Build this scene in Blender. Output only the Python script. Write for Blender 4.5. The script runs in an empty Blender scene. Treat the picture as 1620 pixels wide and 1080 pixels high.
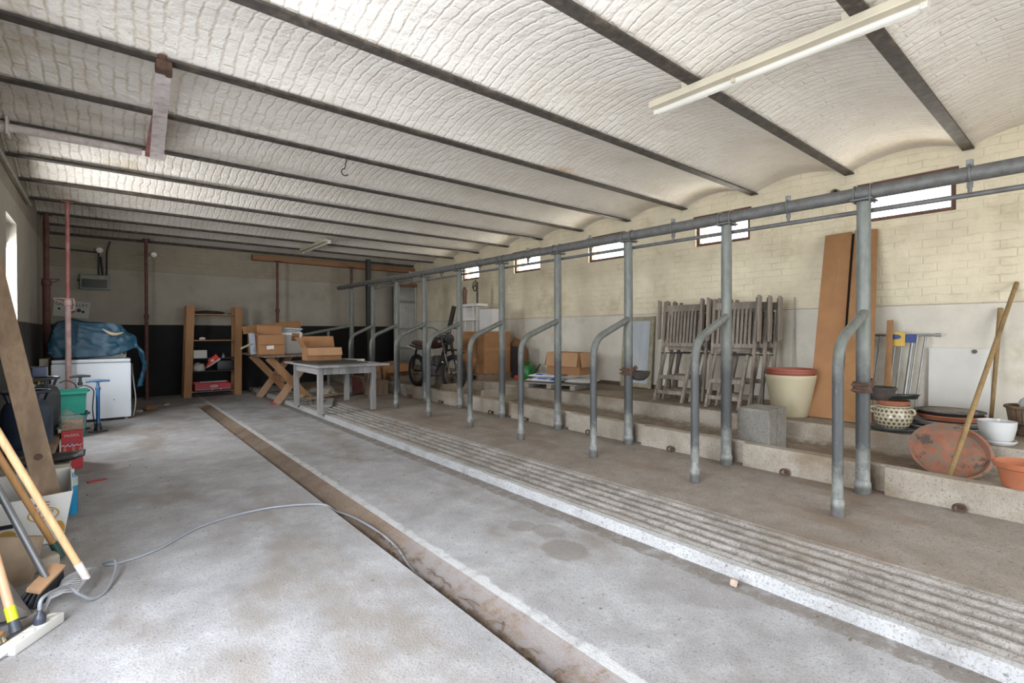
import bpy, bmesh, math, random
from mathutils import Vector, Matrix, noise, Euler

random.seed(7)
scn = bpy.context.scene
COL = scn.collection
PI = math.pi
def R(d): return math.radians(d)

# ------------------------------------------------------------------ camera
CAM_H, FPX, YAW, PITCH, ROLL, SHY = 1.265, 785.8, 0.6900, -0.0068, -0.0013, -8.9
fwd = Vector((math.sin(YAW) * math.cos(PITCH), math.cos(YAW) * math.cos(PITCH), math.sin(PITCH)))
rgt = Vector((math.cos(YAW), -math.sin(YAW), 0))
upv = rgt.cross(fwd)
cr, sr = math.cos(ROLL), math.sin(ROLL)
rgt, upv = rgt * cr + upv * sr, upv * cr - rgt * sr
cd = bpy.data.cameras.new('camera')
cam = bpy.data.objects.new('camera', cd)
COL.objects.link(cam)
m = Matrix.Identity(4)
for i in range(3):
    m[i][0], m[i][1], m[i][2] = rgt[i], upv[i], -fwd[i]
m[2][3] = CAM_H
cam.matrix_world = m
cd.sensor_width = 36
cd.lens = FPX / 1620 * 36
cd.shift_y = SHY / 1620
cd.clip_start = 0.02
scn.camera = cam

# ------------------------------------------------------------------ world, lights, exposure
scn.view_settings.view_transform = 'Standard'
scn.view_settings.look = 'None'
scn.view_settings.gamma = 1
scn.view_settings.use_curve_mapping = False
scn.view_settings.exposure = 0.80
scn.cycles.use_denoising = True
scn.cycles.max_bounces = 10
scn.cycles.diffuse_bounces = 7
scn.cycles.caustics_reflective = False
scn.cycles.caustics_refractive = False
scn.cycles.sample_clamp_indirect = 6
w = bpy.data.worlds.new('sky')
scn.world = w
w.use_nodes = True
bg = w.node_tree.nodes['Background']
bg.inputs[0].default_value = (0.86, 0.93, 1.0, 1)
bg.inputs[1].default_value = 3.2

def area(name, loc, direction, sx, sy, power, color=(1, 1, 1), portal=False):
    l = bpy.data.lights.new(name, 'AREA')
    l.shape = 'RECTANGLE'
    l.size, l.size_y = sx, sy
    l.energy = power
    l.color = color
    o = bpy.data.objects.new(name, l)
    COL.objects.link(o)
    o.location = loc
    o.rotation_euler = Vector(direction).to_track_quat('-Z', 'Y').to_euler()
    if portal:
        l.cycles.is_portal = True
    return o

XL, XR, YF, YB, ZC = -0.73, 6.53, -2.6, 12.15, 3.05
WINS = [(1.0, 1.81), (3.03, 3.80), (5.05, 5.82), (7.05, 7.85), (9.07, 9.75)]
WZ = (2.475, 2.90)
# daylight entering by the openings: stable door beside the camera, gate behind it, side window, high windows
area('door_daylight', (XL - 0.1, 1.35, 1.30), (1, 0, 0.22), 2.2, 2.3, 132, (0.85, 0.905, 1.0))
area('gate_daylight', (2.6, YF - 0.1, 1.45), (0, 1, 0.25), 4.6, 2.5, 58, (1.0, 0.985, 0.96))
area('side_window_daylight', (XL - 0.14, 7.4, 1.72), (1, 0, -0.12), 0.8, 1.1, 60, (0.95, 0.97, 1.0))
for (a, b) in WINS:
    area('window_daylight', (XR + 0.2, (a + b) / 2, 2.69), (-1, 0, -0.35), b - a, 0.40, 14, (1.0, 0.97, 0.90))

# ------------------------------------------------------------------ mesh helpers
def chain_matrix(o):
    m = Matrix.Identity(4)
    while o is not None:
        m = Matrix.LocRotScale(o.location, o.rotation_euler, o.scale) @ m
        o = o.parent
    return m

class MB:
    def __init__(s):
        s.v, s.f = [], []
    def add(s, vs, fs):
        k = len(s.v)
        s.v += [Vector(p) for p in vs]
        s.f += [tuple(i + k for i in f) for f in fs]
        return s
    def box(s, c, d, rot=None, bev=0.0):
        """box with centre c, dimensions d, optional Euler/Matrix rotation, chamfered edges"""
        h = [x / 2 for x in d]
        b = min(bev, min(h) * 0.9)
        Rm = rot.to_matrix() if isinstance(rot, Euler) else (rot or Matrix.Identity(3))
        c = Vector(c)
        if b <= 0:
            vs = [c + Rm @ Vector((x * h[0], y * h[1], z * h[2])) for x in (-1, 1) for y in (-1, 1) for z in (-1, 1)]
            return s.add(vs, [(0, 1, 3, 2), (4, 6, 7, 5), (0, 4, 5, 1), (2, 3, 7, 6), (0, 2, 6, 4), (1, 5, 7, 3)])
        bm = bmesh.new()
        bmesh.ops.create_cube(bm, size=1)
        for v in bm.verts:
            v.co = Vector((v.co.x * d[0], v.co.y * d[1], v.co.z * d[2]))
        bmesh.ops.bevel(bm, geom=list(bm.edges), offset=b, segments=2, affect='EDGES', profile=0.6)
        bm.verts.index_update()
        s.add([c + Rm @ v.co for v in bm.verts], [[v.index for v in f.verts] for f in bm.faces])
        bm.free()
        return s
    def bar(s, p, q, w, t, up=(0, 0, 1), bev=0.0):
        """plank from p to q: width w (sideways), thickness t (along up)"""
        p, q = Vector(p), Vector(q)
        z = (q - p)
        L = z.length
        z.normalize()
        x = Vector(up).cross(z)
        if x.length < 1e-4:
            x = Vector((1, 0, 0)).cross(z)
        x.normalize()
        y = z.cross(x)
        Rm = Matrix((x, y, z)).transposed()
        return s.box((p + q) / 2, (w, t, L), Rm, bev)
    def tube(s, pts, r, n=12, caps=True):
        pts = [Vector(p) for p in pts]
        rr = r if isinstance(r, (list, tuple)) else [r] * len(pts)
        t0 = (pts[1] - pts[0]).normalized()
        a = t0.orthogonal().normalized()
        rings = []
        for i, p in enumerate(pts):
            if i == 0: t = pts[1] - pts[0]
            elif i == len(pts) - 1: t = pts[-1] - pts[-2]
            else: t = (pts[i + 1] - pts[i]).normalized() + (pts[i] - pts[i - 1]).normalized()
            if t.length < 1e-9: t = t0.copy()
            t.normalize()
            a = (a - t * a.dot(t))
            if a.length < 1e-6: a = t.orthogonal()
            a.normalize()
            b = t.cross(a)
            rings.append([p + (a * math.cos(2 * PI * k / n) + b * math.sin(2 * PI * k / n)) * rr[i] for k in range(n)])
        vs = [v for ring in rings for v in ring]
        fs = []
        for i in range(len(pts) - 1):
            for k in range(n):
                k2 = (k + 1) % n
                fs.append((i * n + k, i * n + k2, (i + 1) * n + k2, (i + 1) * n + k))
        if caps:
            fs.append(tuple(reversed(range(n))))
            fs.append(tuple((len(pts) - 1) * n + k for k in range(n)))
        return s.add(vs, fs)
    def lathe(s, prof, c=(0, 0, 0), n=32, rot=None, close=False):
        """profile of (r, z) turned about the local z axis"""
        c = Vector(c)
        Rm = rot.to_matrix() if isinstance(rot, Euler) else (rot or Matrix.Identity(3))
        vs, fs = [], []
        for (r, z) in prof:
            for k in range(n):
                vs.append(c + Rm @ Vector((r * math.cos(2 * PI * k / n), r * math.sin(2 * PI * k / n), z)))
        m = len(prof)
        for i in range(m - 1 if not close else m):
            j = (i + 1) % m
            for k in range(n):
                k2 = (k + 1) % n
                fs.append((i * n + k, i * n + k2, j * n + k2, j * n + k))
        if not close:
            if prof[0][0] > 1e-6: fs.append(tuple(reversed(range(n))))
            if prof[-1][0] > 1e-6: fs.append(tuple((m - 1) * n + k for k in range(n)))
        return s.add(vs, fs)
    def ring(s, c, axis, r, t, n=28, k=8, arc=(0, 2 * PI)):
        c, axis = Vector(c), Vector(axis).normalized()
        a = axis.orthogonal().normalized()
        b = axis.cross(a)
        full = abs(arc[1] - arc[0] - 2 * PI) < 1e-6
        pts = [c + (a * math.cos(arc[0] + (arc[1] - arc[0]) * i / n) + b * math.sin(arc[0] + (arc[1] - arc[0]) * i / n)) * r for i in range(n + 1)]
        return s.tube(pts, t, k, caps=not full)
    def prism(s, poly, c, ex, ey, ez, depth):
        """polygon in the (ex, ey) plane, pushed through depth along ez"""
        c, ex, ey, ez = Vector(c), Vector(ex), Vector(ey), Vector(ez)
        n = len(poly)
        vs = [c + ex * p[0] + ey * p[1] for p in poly] + [c + ex * p[0] + ey * p[1] + ez * depth for p in poly]
        fs = [tuple(reversed(range(n))), tuple(range(n, 2 * n))]
        fs += [(i, (i + 1) % n, n + (i + 1) % n, n + i) for i in range(n)]
        return s.add(vs, fs)
    def grid(s, nu, nv, fn):
        vs = [fn(i / nu, j / nv) for j in range(nv + 1) for i in range(nu + 1)]
        fs = [(j * (nu + 1) + i, j * (nu + 1) + i + 1, (j + 1) * (nu + 1) + i + 1, (j + 1) * (nu + 1) + i) for j in range(nv) for i in range(nu)]
        return s.add(vs, fs)
    def build(s, name, mat, parent=None, smooth=False, world=True, origin=None):
        me = bpy.data.meshes.new(name)
        vs = s.v
        loc = Vector((0, 0, 0))
        if parent is not None:
            if world:
                inv = chain_matrix(parent).inverted()
                vs = [inv @ v for v in vs]
        elif origin is not None:
            loc = Vector(origin)
            vs = [v - loc for v in vs]
        elif origin is None:
            xs = [v.x for v in vs]; ys = [v.y for v in vs]; zs = [v.z for v in vs]
            loc = Vector(((min(xs) + max(xs)) / 2, (min(ys) + max(ys)) / 2, min(zs)))
            vs = [v - loc for v in vs]
        me.from_pydata([tuple(v) for v in vs], [], s.f)
        bm = bmesh.new()
        bm.from_mesh(me)
        bmesh.ops.recalc_face_normals(bm, faces=list(bm.faces))
        bm.to_mesh(me)
        bm.free()
        if smooth:
            me.polygons.foreach_set('use_smooth', [True] * len(me.polygons))
            me.set_sharp_from_angle(angle=R(38))
        for mm in (mat if isinstance(mat, (list, tuple)) else [mat]):
            me.materials.append(mm)
        o = bpy.data.objects.new(name, me)
        COL.objects.link(o)
        o.location = loc
        o.parent = parent
        return o

def tag(o, label=None, cat=None, group=None, kind=None):
    if label: o['label'] = label
    if cat: o['category'] = cat
    if group: o['group'] = group
    if kind: o['kind'] = kind
    return o
def thing(name, loc, label, cat, rz=0, group=None):
    o = bpy.data.objects.new(name, None)
    o.empty_display_size = 0.05
    COL.objects.link(o)
    o.location = loc
    o.rotation_euler = (0, 0, rz)
    return tag(o, label, cat, group)
def struct(o):
    o['kind'] = 'structure'
    return o
def dup(root, loc=None, rz=None, label=None, group=None):
    def cp(o, par):
        c = o.copy()
        COL.objects.link(c)
        if par is not None: c.parent = par
        for ch in [x for x in KIDS.get(o.name, [])]:
            cp(ch, c)
        return c
    KIDS = {}
    for o in bpy.data.objects:
        if o.parent is not None: KIDS.setdefault(o.parent.name, []).append(o)
    c = cp(root, None)
    if loc is not None: c.location = loc
    if rz is not None: c.rotation_euler = (0, 0, rz)
    if label: c['label'] = label
    if group: c['group'] = group
    return c
def fillet(pts, rad, n=6):
    """polyline with its inner corners rounded"""
    pts = [Vector(p) for p in pts]
    out = [pts[0]]
    for i in range(1, len(pts) - 1):
        a, b, c = pts[i - 1], pts[i], pts[i + 1]
        d1, d2 = (a - b), (c - b)
        r = min(rad, d1.length * 0.48, d2.length * 0.48)
        p, q = b + d1.normalized() * r, b + d2.normalized() * r
        for k in range(n + 1):
            t = k / n
            out.append(p * (1 - t) ** 2 + b * 2 * t * (1 - t) + q * t * t)
    out.append(pts[-1])
    return out
def text_obj(name, body, size, pos, ex, ey, mat, parent, extrude=0.0008, shear=0.0, align='CENTER'):
    cu = bpy.data.curves.new(name, 'FONT')
    cu.body = body
    cu.size = size
    cu.extrude = extrude
    cu.shear = shear
    cu.align_x = align
    cu.align_y = 'CENTER'
    tmp = bpy.data.objects.new(name + '_tmp', cu)
    COL.objects.link(tmp)
    dg = bpy.context.evaluated_depsgraph_get()
    me = bpy.data.meshes.new_from_object(tmp.evaluated_get(dg))
    bpy.data.objects.remove(tmp)
    ex, ey = Vector(ex).normalized(), Vector(ey).normalized()
    ez = ex.cross(ey)
    Mx = Matrix.Identity(4)
    for i in range(3):
        Mx[i][0], Mx[i][1], Mx[i][2], Mx[i][3] = ex[i], ey[i], ez[i], pos[i]
    inv = chain_matrix(parent).inverted() if parent is not None else Matrix.Identity(4)
    me.transform(inv @ Mx)
    me.materials.clear()
    me.materials.append(mat)
    o = bpy.data.objects.new(name, me)
    COL.objects.link(o)
    o.parent = parent
    return o

# ------------------------------------------------------------------ materials
class NT:
    def __init__(s, name):
        s.m = bpy.data.materials.new(name)
        s.m.use_nodes = True
        s.t = s.m.node_tree
        s.b = s.t.nodes['Principled BSDF']
        s.tc = s.t.nodes.new('ShaderNodeTexCoord')
    def n(s, typ, **kw):
        nd = s.t.nodes.new(typ)
        for k, v in kw.items():
            setattr(nd, k, v)
        return nd
    def l(s, a, b):
        s.t.links.new(a, b)
    def coords(s, scale=(1, 1, 1), loc=(0, 0, 0)):
        mp = s.n('ShaderNodeMapping')
        mp.inputs['Scale'].default_value = scale
        mp.inputs['Location'].default_value = loc
        s.l(s.tc.outputs['Object'], mp.inputs['Vector'])
        return mp.outputs['Vector']
    def noise(s, scale, detail=4, rough=0.55, vec=None, stretch=None, loc=(0, 0, 0), dist=0.0):
        nd = s.n('ShaderNodeTexNoise')
        nd.inputs['Scale'].default_value = scale
        nd.inputs['Detail'].default_value = detail
        nd.inputs['Roughness'].default_value = rough
        nd.inputs['Distortion'].default_value = dist
        s.l(vec if vec is not None else s.coords(stretch or (1, 1, 1), loc), nd.inputs['Vector'])
        return nd.outputs['Fac']
    def ramp(s, fac, stops):
        nd = s.n('ShaderNodeValToRGB')
        el = nd.color_ramp.elements
        while len(el) > 1: el.remove(el[-1])
        el[0].position = stops[0][0]
        el[0].color = (*stops[0][1], 1) if len(stops[0][1]) == 3 else stops[0][1]
        for p, c in stops[1:]:
            e = el.new(p)
            e.color = (*c, 1)
        s.l(fac, nd.inputs['Fac'])
        return nd.outputs['Color']
    def g(s, v): return (v, v, v)
    def mask(s, fac, lo, hi):
        nd = s.n('ShaderNodeMapRange')
        nd.interpolation_type = 'SMOOTHSTEP'
        nd.inputs['From Min'].default_value = lo
        nd.inputs['From Max'].default_value = hi
        s.l(fac, nd.inputs['Value'])
        return nd.outputs['Result']
    def mix(s, fac, a, b, mode='MIX'):
        nd = s.n('ShaderNodeMix', data_type='RGBA', blend_type=mode)
        for sock, v in ((nd.inputs[0], fac), (nd.inputs[6], a), (nd.inputs[7], b)):
            if isinstance(v, (int, float)): sock.default_value = v
            elif isinstance(v, tuple): sock.default_value = (*v, 1) if len(v) == 3 else v
            else: s.l(v, sock)
        return nd.outputs[2]
    def math(s, op, a, b=None, clamp=False):
        nd = s.n('ShaderNodeMath', operation=op, use_clamp=clamp)
        for sock, v in zip(nd.inputs, (a, b)):
            if v is None: continue
            if isinstance(v, (int, float)): sock.default_value = v
            else: s.l(v, sock)
        return nd.outputs[0]
    def xyz(s, vec=None):
        nd = s.n('ShaderNodeSeparateXYZ')
        s.l(vec if vec is not None else s.tc.outputs['Object'], nd.inputs[0])
        return nd.outputs
    def bump(s, h, strength=0.3, dist=0.01, prev=None):
        nd = s.n('ShaderNodeBump')
        nd.inputs['Strength'].default_value = strength
        nd.inputs['Distance'].default_value = dist
        s.l(h, nd.inputs['Height'])
        if prev is not None: s.l(prev, nd.inputs['Normal'])
        return nd.outputs['Normal']
    def done(s, color=None, rough=None, metal=None, normal=None):
        for sock, v in (('Base Color', color), ('Roughness', rough), ('Metallic', metal), ('Normal', normal)):
            if v is None: continue
            if isinstance(v, (int, float)): s.b.inputs[sock].default_value = v
            elif isinstance(v, tuple): s.b.inputs[sock].default_value = (*v, 1)
            else: s.l(v, s.b.inputs[sock])
        return s.m

MATS = {}
def M(name, c, rough=0.65, metal=0.0, var=0.18, scale=6, bump=0.15, bscale=40, dirt=None, dirt_amt=0.5, stretch=None):
    """worn plain surface: two-tone noise, optional dirt patches, fine bump"""
    if name in MATS: return MATS[name]
    t = NT(name)
    a = tuple(max(0, x * (1 - var)) for x in c)
    b = tuple(min(1, x * (1 + var)) for x in c)
    col = t.ramp(t.noise(scale, 5, stretch=stretch), [(0.3, a), (0.7, b)])
    if dirt:
        col = t.mix(t.math('MULTIPLY', t.mask(t.noise(scale * 0.7, 6, 0.65, loc=(3, 1, 7)), 0.48, 0.70), dirt_amt), col, dirt)
    nrm = t.bump(t.noise(bscale, 3, stretch=stretch), bump, 0.004) if bump else None
    MATS[name] = t.done(col, rough, metal, nrm)
    return MATS[name]
def wood(name, c1, c2, axis=2, rough=0.7, fine=60):
    if name in MATS: return MATS[name]
    t = NT(name)
    st = [1.0, 1.0, 1.0]
    st[axis] = 0.06
    g1 = t.noise(fine, 4, 0.6, stretch=tuple(st), dist=0.6)
    g2 = t.noise(5, 3, stretch=tuple(st), loc=(2, 5, 1))
    col = t.ramp(g1, [(0.3, c1), (0.7, c2)])
    col = t.mix(t.mask(g2, 0.45, 0.75), col, tuple(x * 0.72 for x in c1))
    MATS[name] = t.done(col, rough, 0, t.bump(g1, 0.25, 0.003))
    return MATS[name]

def concrete(name, base, dark, light, stain=None, xband=None, rough_bump=0.35):
    t = NT(name)
    big = t.noise(0.9, 6, 0.6)
    mid = t.noise(4.5, 6, 0.65, loc=(4, 2, 0))
    fine = t.noise(90, 3, 0.7)
    peb = t.noise(240, 2, 0.6)
    pit = t.noise(48, 5, 0.75, loc=(2, 7, 1))
    col = t.ramp(mid, [(0.22, dark), (0.5, base), (0.80, light)])
    col = t.mix(t.mask(big, 0.42, 0.66), col, t.mix(0.45, col, light))
    col = t.mix(t.math('MULTIPLY', t.mask(fine, 0.53, 0.63), 0.70), col, dark)
    col = t.mix(t.math('MULTIPLY', t.mask(pit, 0.585, 0.64), 0.80), col, tuple(x * 0.50 for x in dark))
    col = t.mix(t.math('MULTIPLY', t.mask(peb, 0.56, 0.64), 0.60), col, light)
    if stain:
        st = t.mask(t.noise(1.7, 5, 0.6, stretch=(1.2, 0.6, 1), loc=(9, 3, 2)), 0.47, 0.68)
        col = t.mix(t.math('MULTIPLY', st, 0.75), col, stain)
    if xband:       # worn, limewashed edge strips: (x0, x1, colour, noise)
        x, y, z = t.xyz()
        wob = t.math('MULTIPLY', t.math('SUBTRACT', t.noise(7, 5, 0.7, loc=(1, 8, 3)), 0.5), 0.10)
        xx = t.math('ADD', x, wob)
        for (x0, x1, cc, amt, *yf) in xband:
            a = t.mask(xx, x0 - 0.008, x0 + 0.008)
            b = t.math('SUBTRACT', 1.0, t.mask(xx, x1 - 0.012, x1 + 0.012))
            k = t.math('MULTIPLY', t.math('MULTIPLY', a, b), t.math('MULTIPLY', t.mask(t.noise(11, 5, 0.7, loc=(6, 1, 3)), 0.30, 0.55), amt))
            if yf: k = t.math('MULTIPLY', k, t.math('SUBTRACT', 1.0, t.mask(y, yf[0], yf[1])))
            col = t.mix(k, col, cc)
    n1 = t.bump(mid, 0.30, 0.02)
    n2 = t.bump(fine, rough_bump * 1.5, 0.008, n1)
    return t.done(col, 0.9, 0, n2)

def ellipse_spots(t, col, spots, dark):
    """a few damp spots with a shape of their own"""
    x, y, z = t.xyz()
    wob = t.math('MULTIPLY', t.math('SUBTRACT', t.noise(9, 4, 0.6, loc=(2, 2, 2)), 0.5), 0.9)
    for (cx, cy, rx, ry, a) in spots:
        dx = t.math('DIVIDE', t.math('SUBTRACT', x, cx), rx)
        dy = t.math('DIVIDE', t.math('SUBTRACT', y, cy), ry)
        d = t.math('ADD', t.math('ADD', t.math('MULTIPLY', dx, dx), t.math('MULTIPLY', dy, dy)), wob)
        k = t.math('SUBTRACT', 1.0, t.mask(d, 0.7, 1.15))
        col = t.mix(t.math('MULTIPLY', k, a), col, dark)
    return col

def brick_vec(t, src, warp=0.012):
    """object coordinates re-ordered for the brick texture, with hand-laid wobble"""
    nd = t.n('ShaderNodeCombineXYZ')
    x = t.xyz()
    order = {'X': x[0], 'Y': x[1], 'Z': x[2]}
    w1 = t.math('MULTIPLY', t.math('SUBTRACT', t.noise(3.0, 3, 0.6, loc=(1, 2, 3)), 0.5), warp * 2.2)
    w2 = t.math('MULTIPLY', t.math('SUBTRACT', t.noise(9.0, 3, 0.6, loc=(7, 2, 5)), 0.5), warp * 1.6)
    t.l(t.math('ADD', order[src[0]], w1), nd.inputs[0])
    t.l(t.math('ADD', order[src[1]], t.math('ADD', w1, w2)), nd.inputs[1])
    return nd.outputs[0]
def bricks(t, vec, bw, rh, mortar=0.010, smooth=0.6):
    b = t.n('ShaderNodeTexBrick')
    b.inputs['Scale'].default_value = 1
    b.inputs['Brick Width'].default_value = bw
    b.inputs['Row Height'].default_value = rh
    b.inputs['Mortar Size'].default_value = mortar
    b.inputs['Mortar Smooth'].default_value = smooth
    b.inputs['Color1'].default_value = (0, 0, 0, 1)
    b.inputs['Color2'].default_value = (1, 1, 1, 1)
    b.inputs['Mortar'].default_value = (0.5, 0.5, 0.5, 1)
    t.l(vec, b.inputs['Vector'])
    return b.outputs['Fac'], b.outputs['Color']

def ceiling_material():
    t = NT('limewashed brick vault')
    vec = brick_vec(t, 'YX', 0.028)
    fac, tone = bricks(t, vec, 0.235, 0.079, 0.010, 1.0)
    # courses: rounded ridges running from joist to joist
    sv = t.n('ShaderNodeSeparateXYZ')
    t.l(vec, sv.inputs[0])
    ph = t.math('FRACT', t.math('DIVIDE', sv.outputs[1], 0.079))
    ridge = t.math('ABSOLUTE', t.math('SUBTRACT', ph, 0.5))
    groove = t.mask(ridge, 0.30, 0.50)
    lump = t.noise(20, 5, 0.65)
    col = t.ramp(t.noise(2.2, 5, 0.6), [(0.3, (0.675, 0.62, 0.55)), (0.7, (0.775, 0.73, 0.665))])
    col = t.mix(t.math('MULTIPLY', t.mask(t.noise(30, 5, 0.7, loc=(4, 4, 1)), 0.58, 0.70), 0.45), col, (0.46, 0.42, 0.375))
    x = t.xyz()
    damp = t.math('SUBTRACT', 1.0, t.mask(x[0], -0.6, 2.0))
    k = t.math('MULTIPLY', t.math('MAXIMUM', fac, t.math('MULTIPLY', groove, 0.55)), t.math('ADD', t.math('MULTIPLY', damp, 0.65), 0.12))
    k = t.math('MULTIPLY', k, t.mask(t.noise(5, 4, 0.7, loc=(3, 0, 9)), 0.35, 0.60))
    col = t.mix(k, col, (0.40, 0.31, 0.19))
    # flaked crumbs and bare patches
    crumb = t.mask(t.noise(34, 6, 0.78, stretch=(2.2, 0.8, 1), loc=(8, 5, 2)), 0.635, 0.665)
    col = t.mix(t.math('MULTIPLY', crumb, 0.85), col, (0.15, 0.12, 0.09))
    pch = t.math('MULTIPLY', t.mask(t.noise(1.4, 5, 0.65, loc=(12, 7, 2)), 0.56, 0.70), t.math('ADD', t.math('MULTIPLY', damp, 0.5), 0.22))
    col = t.mix(pch, col, (0.50, 0.41, 0.28))
    dx = t.math('DIVIDE', t.math('SUBTRACT', x[0], 3.95), 0.42)
    dy = t.math('DIVIDE', t.math('SUBTRACT', x[1], 4.08), 0.22)
    d = t.math('ADD', t.math('MULTIPLY', dx, dx), t.math('MULTIPLY', dy, dy))
    d = t.math('ADD', d, t.math('MULTIPLY', t.math('SUBTRACT', t.noise(6, 5, 0.7), 0.5), 1.5))
    col = t.mix(t.math('MULTIPLY', t.math('SUBTRACT', 1.0, t.mask(d, 0.2, 1.1)), 0.55), col, (0.55, 0.30, 0.12))
    h = t.math('SUBTRACT', 1.0, t.math('MAXIMUM', t.math('MULTIPLY', groove, 0.85), t.math('MULTIPLY', fac, 0.45)))
    vary = t.mask(t.noise(7, 4, 0.6, loc=(2, 6, 1)), 0.25, 0.60)
    n1 = t.bump(t.math('MULTIPLY', h, vary), 0.50, 0.016)
    n2 = t.bump(lump, 0.40, 0.018, n1)
    n3 = t.bump(tone, 0.16, 0.010, n2)
    return t.done(col, 0.9, 0, n3)

def wall_material(name, src, split, upper, lower, dado=None, dado_z=1.42, joint=(0.40, 0.33, 0.20), stains=0.35, grime=None, bscale=(0.23, 0.082)):
    """painted brick above the split height, smooth plaster below, optional painted dado"""
    t = NT(name)
    vec = brick_vec(t, src, 0.020)
    fac, tone = bricks(t, vec, bscale[0], bscale[1], 0.010, 1.0)
    z = t.xyz()[2]
    zw = t.math('ADD', z, t.math('MULTIPLY', t.math('SUBTRACT', t.noise(2.0, 4, 0.6), 0.5), 0.02))
    isup = t.mask(zw, split - 0.004, split + 0.004)
    cu = t.ramp(t.noise(3.2, 6, 0.65), [(0.30, tuple(x * 0.86 for x in upper)), (0.62, upper)])
    cu = t.mix(t.math('MULTIPLY', fac, t.math('MULTIPLY', t.mask(t.noise(2.6, 5, 0.7, loc=(5, 5, 5)), 0.50, 0.64), 0.42)), cu, joint)
    cl = t.ramp(t.noise(2.4, 6, 0.65, loc=(3, 8, 1)), [(0.30, tuple(x * 0.86 for x in lower)), (0.62, lower)])
    col = t.mix(isup, cl, cu)
    st = t.mask(t.noise(1.5, 6, 0.68, loc=(11, 4, 6)), 0.52, 0.72)
    col = t.mix(t.math('MULTIPLY', st, stains), col, grime or (0.36, 0.28, 0.15))
    chips = t.mask(t.noise(24, 5, 0.7, stretch=(1, 1, 1.6), loc=(2, 9, 4)), 0.70, 0.73)
    col = t.mix(t.math('MULTIPLY', chips, 0.7), col, (0.17, 0.13, 0.09))
    line = t.math('SUBTRACT', 1.0, t.mask(t.math('ABSOLUTE', t.math('SUBTRACT', zw, split)), 0.003, 0.009))
    col = t.mix(t.math('MULTIPLY', line, 0.55), col, (0.22, 0.17, 0.11))
    if dado:
        isd = t.math('SUBTRACT', 1.0, t.mask(zw, dado_z - 0.006, dado_z + 0.006))
        col = t.mix(isd, col, t.ramp(t.noise(6, 5, 0.6), [(0.35, dado), (0.75, tuple(x * 1.8 for x in dado))]))
    h = t.math('MULTIPLY', t.math('SUBTRACT', 1.0, fac), isup)
    h = t.math('MULTIPLY', h, t.mask(t.noise(5, 4, 0.6, loc=(2, 6, 1)), 0.28, 0.62))
    n1 = t.bump(h, 0.45, 0.012)
    n2 = t.bump(t.noise(16, 5, 0.65), 0.40, 0.014, n1)
    return t.done(col, 0.88, 0, n2)

def steel_material(name, c=(0.142, 0.150, 0.134)):
    t = NT(name)
    n1 = t.noise(14, 5, 0.65, stretch=(1, 1, 0.4))
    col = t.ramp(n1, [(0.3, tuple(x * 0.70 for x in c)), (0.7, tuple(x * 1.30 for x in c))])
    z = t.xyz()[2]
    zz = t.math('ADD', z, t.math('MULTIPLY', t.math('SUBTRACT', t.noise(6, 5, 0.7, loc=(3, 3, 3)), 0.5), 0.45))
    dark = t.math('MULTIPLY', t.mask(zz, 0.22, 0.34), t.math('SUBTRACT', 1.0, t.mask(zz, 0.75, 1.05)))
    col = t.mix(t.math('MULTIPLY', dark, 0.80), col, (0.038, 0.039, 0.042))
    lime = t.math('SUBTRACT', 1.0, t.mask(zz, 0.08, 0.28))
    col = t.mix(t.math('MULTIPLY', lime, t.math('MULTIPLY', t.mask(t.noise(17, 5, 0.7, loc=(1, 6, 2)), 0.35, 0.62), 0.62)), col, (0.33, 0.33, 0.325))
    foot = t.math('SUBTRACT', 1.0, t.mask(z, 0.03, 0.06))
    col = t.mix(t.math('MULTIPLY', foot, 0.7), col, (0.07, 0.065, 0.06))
    spots = t.mask(t.noise(60, 4, 0.7), 0.64, 0.72)
    col = t.mix(t.math('MULTIPLY', spots, 0.40), col, (0.36, 0.36, 0.33))
    return t.done(col, 0.60, 0.20, t.bump(t.noise(90, 3), 0.12, 0.002))

def glass_material():
    t = NT('window glass')
    out = t.t.nodes['Material Output']
    tr = t.n('ShaderNodeBsdfTransparent')
    tr.inputs[0].default_value = (0.95, 0.96, 0.95, 1)
    gl = t.n('ShaderNodeBsdfGlossy')
    gl.inputs['Roughness'].default_value = 0.08
    mx = t.n('ShaderNodeMixShader')
    mx.inputs[0].default_value = 0.07
    t.l(tr.outputs[0], mx.inputs[1])
    t.l(gl.outputs[0], mx.inputs[2])
    t.l(mx.outputs[0], out.inputs['Surface'])
    return t.m
def film_material(name, c, alpha):
    t = NT(name)
    t.b.inputs['Base Color'].default_value = (*c, 1)
    t.b.inputs['Roughness'].default_value = 0.22
    t.b.inputs['Alpha'].default_value = alpha
    t.l(t.bump(t.noise(18, 4, 0.6), 0.5, 0.01), t.b.inputs['Normal'])
    return t.m

# ------------------------------------------------------------------ shared materials
GLASS = glass_material()
STEEL = steel_material('galvanised steel')
RUST = M('rusty iron', (0.085, 0.048, 0.032), 0.85, 0.2, 0.4, 18, 0.3, 80)
DKIRON = M('dark iron', (0.055, 0.05, 0.045), 0.7, 0.4, 0.3, 20, 0.2, 80, dirt=(0.14, 0.08, 0.05))
BEAM = M('blackened steel joist', (0.060, 0.050, 0.042), 0.75, 0.2, 0.35, 16, 0.3, 70, dirt=(0.17, 0.13, 0.09), dirt_amt=0.6)
CREAM_FIT = M('yellowed enamel', (0.52, 0.465, 0.35), 0.45, 0, 0.08, 5, 0.05)
OPAL = M('opal plastic', (0.62, 0.595, 0.525), 0.35, 0, 0.05, 5, 0)
PINKWHITE = M('flaking limewash on steel', (0.62, 0.55, 0.53), 0.8, 0, 0.12, 18, 0.25, 60, dirt=(0.25, 0.12, 0.09), dirt_amt=0.45)
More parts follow.
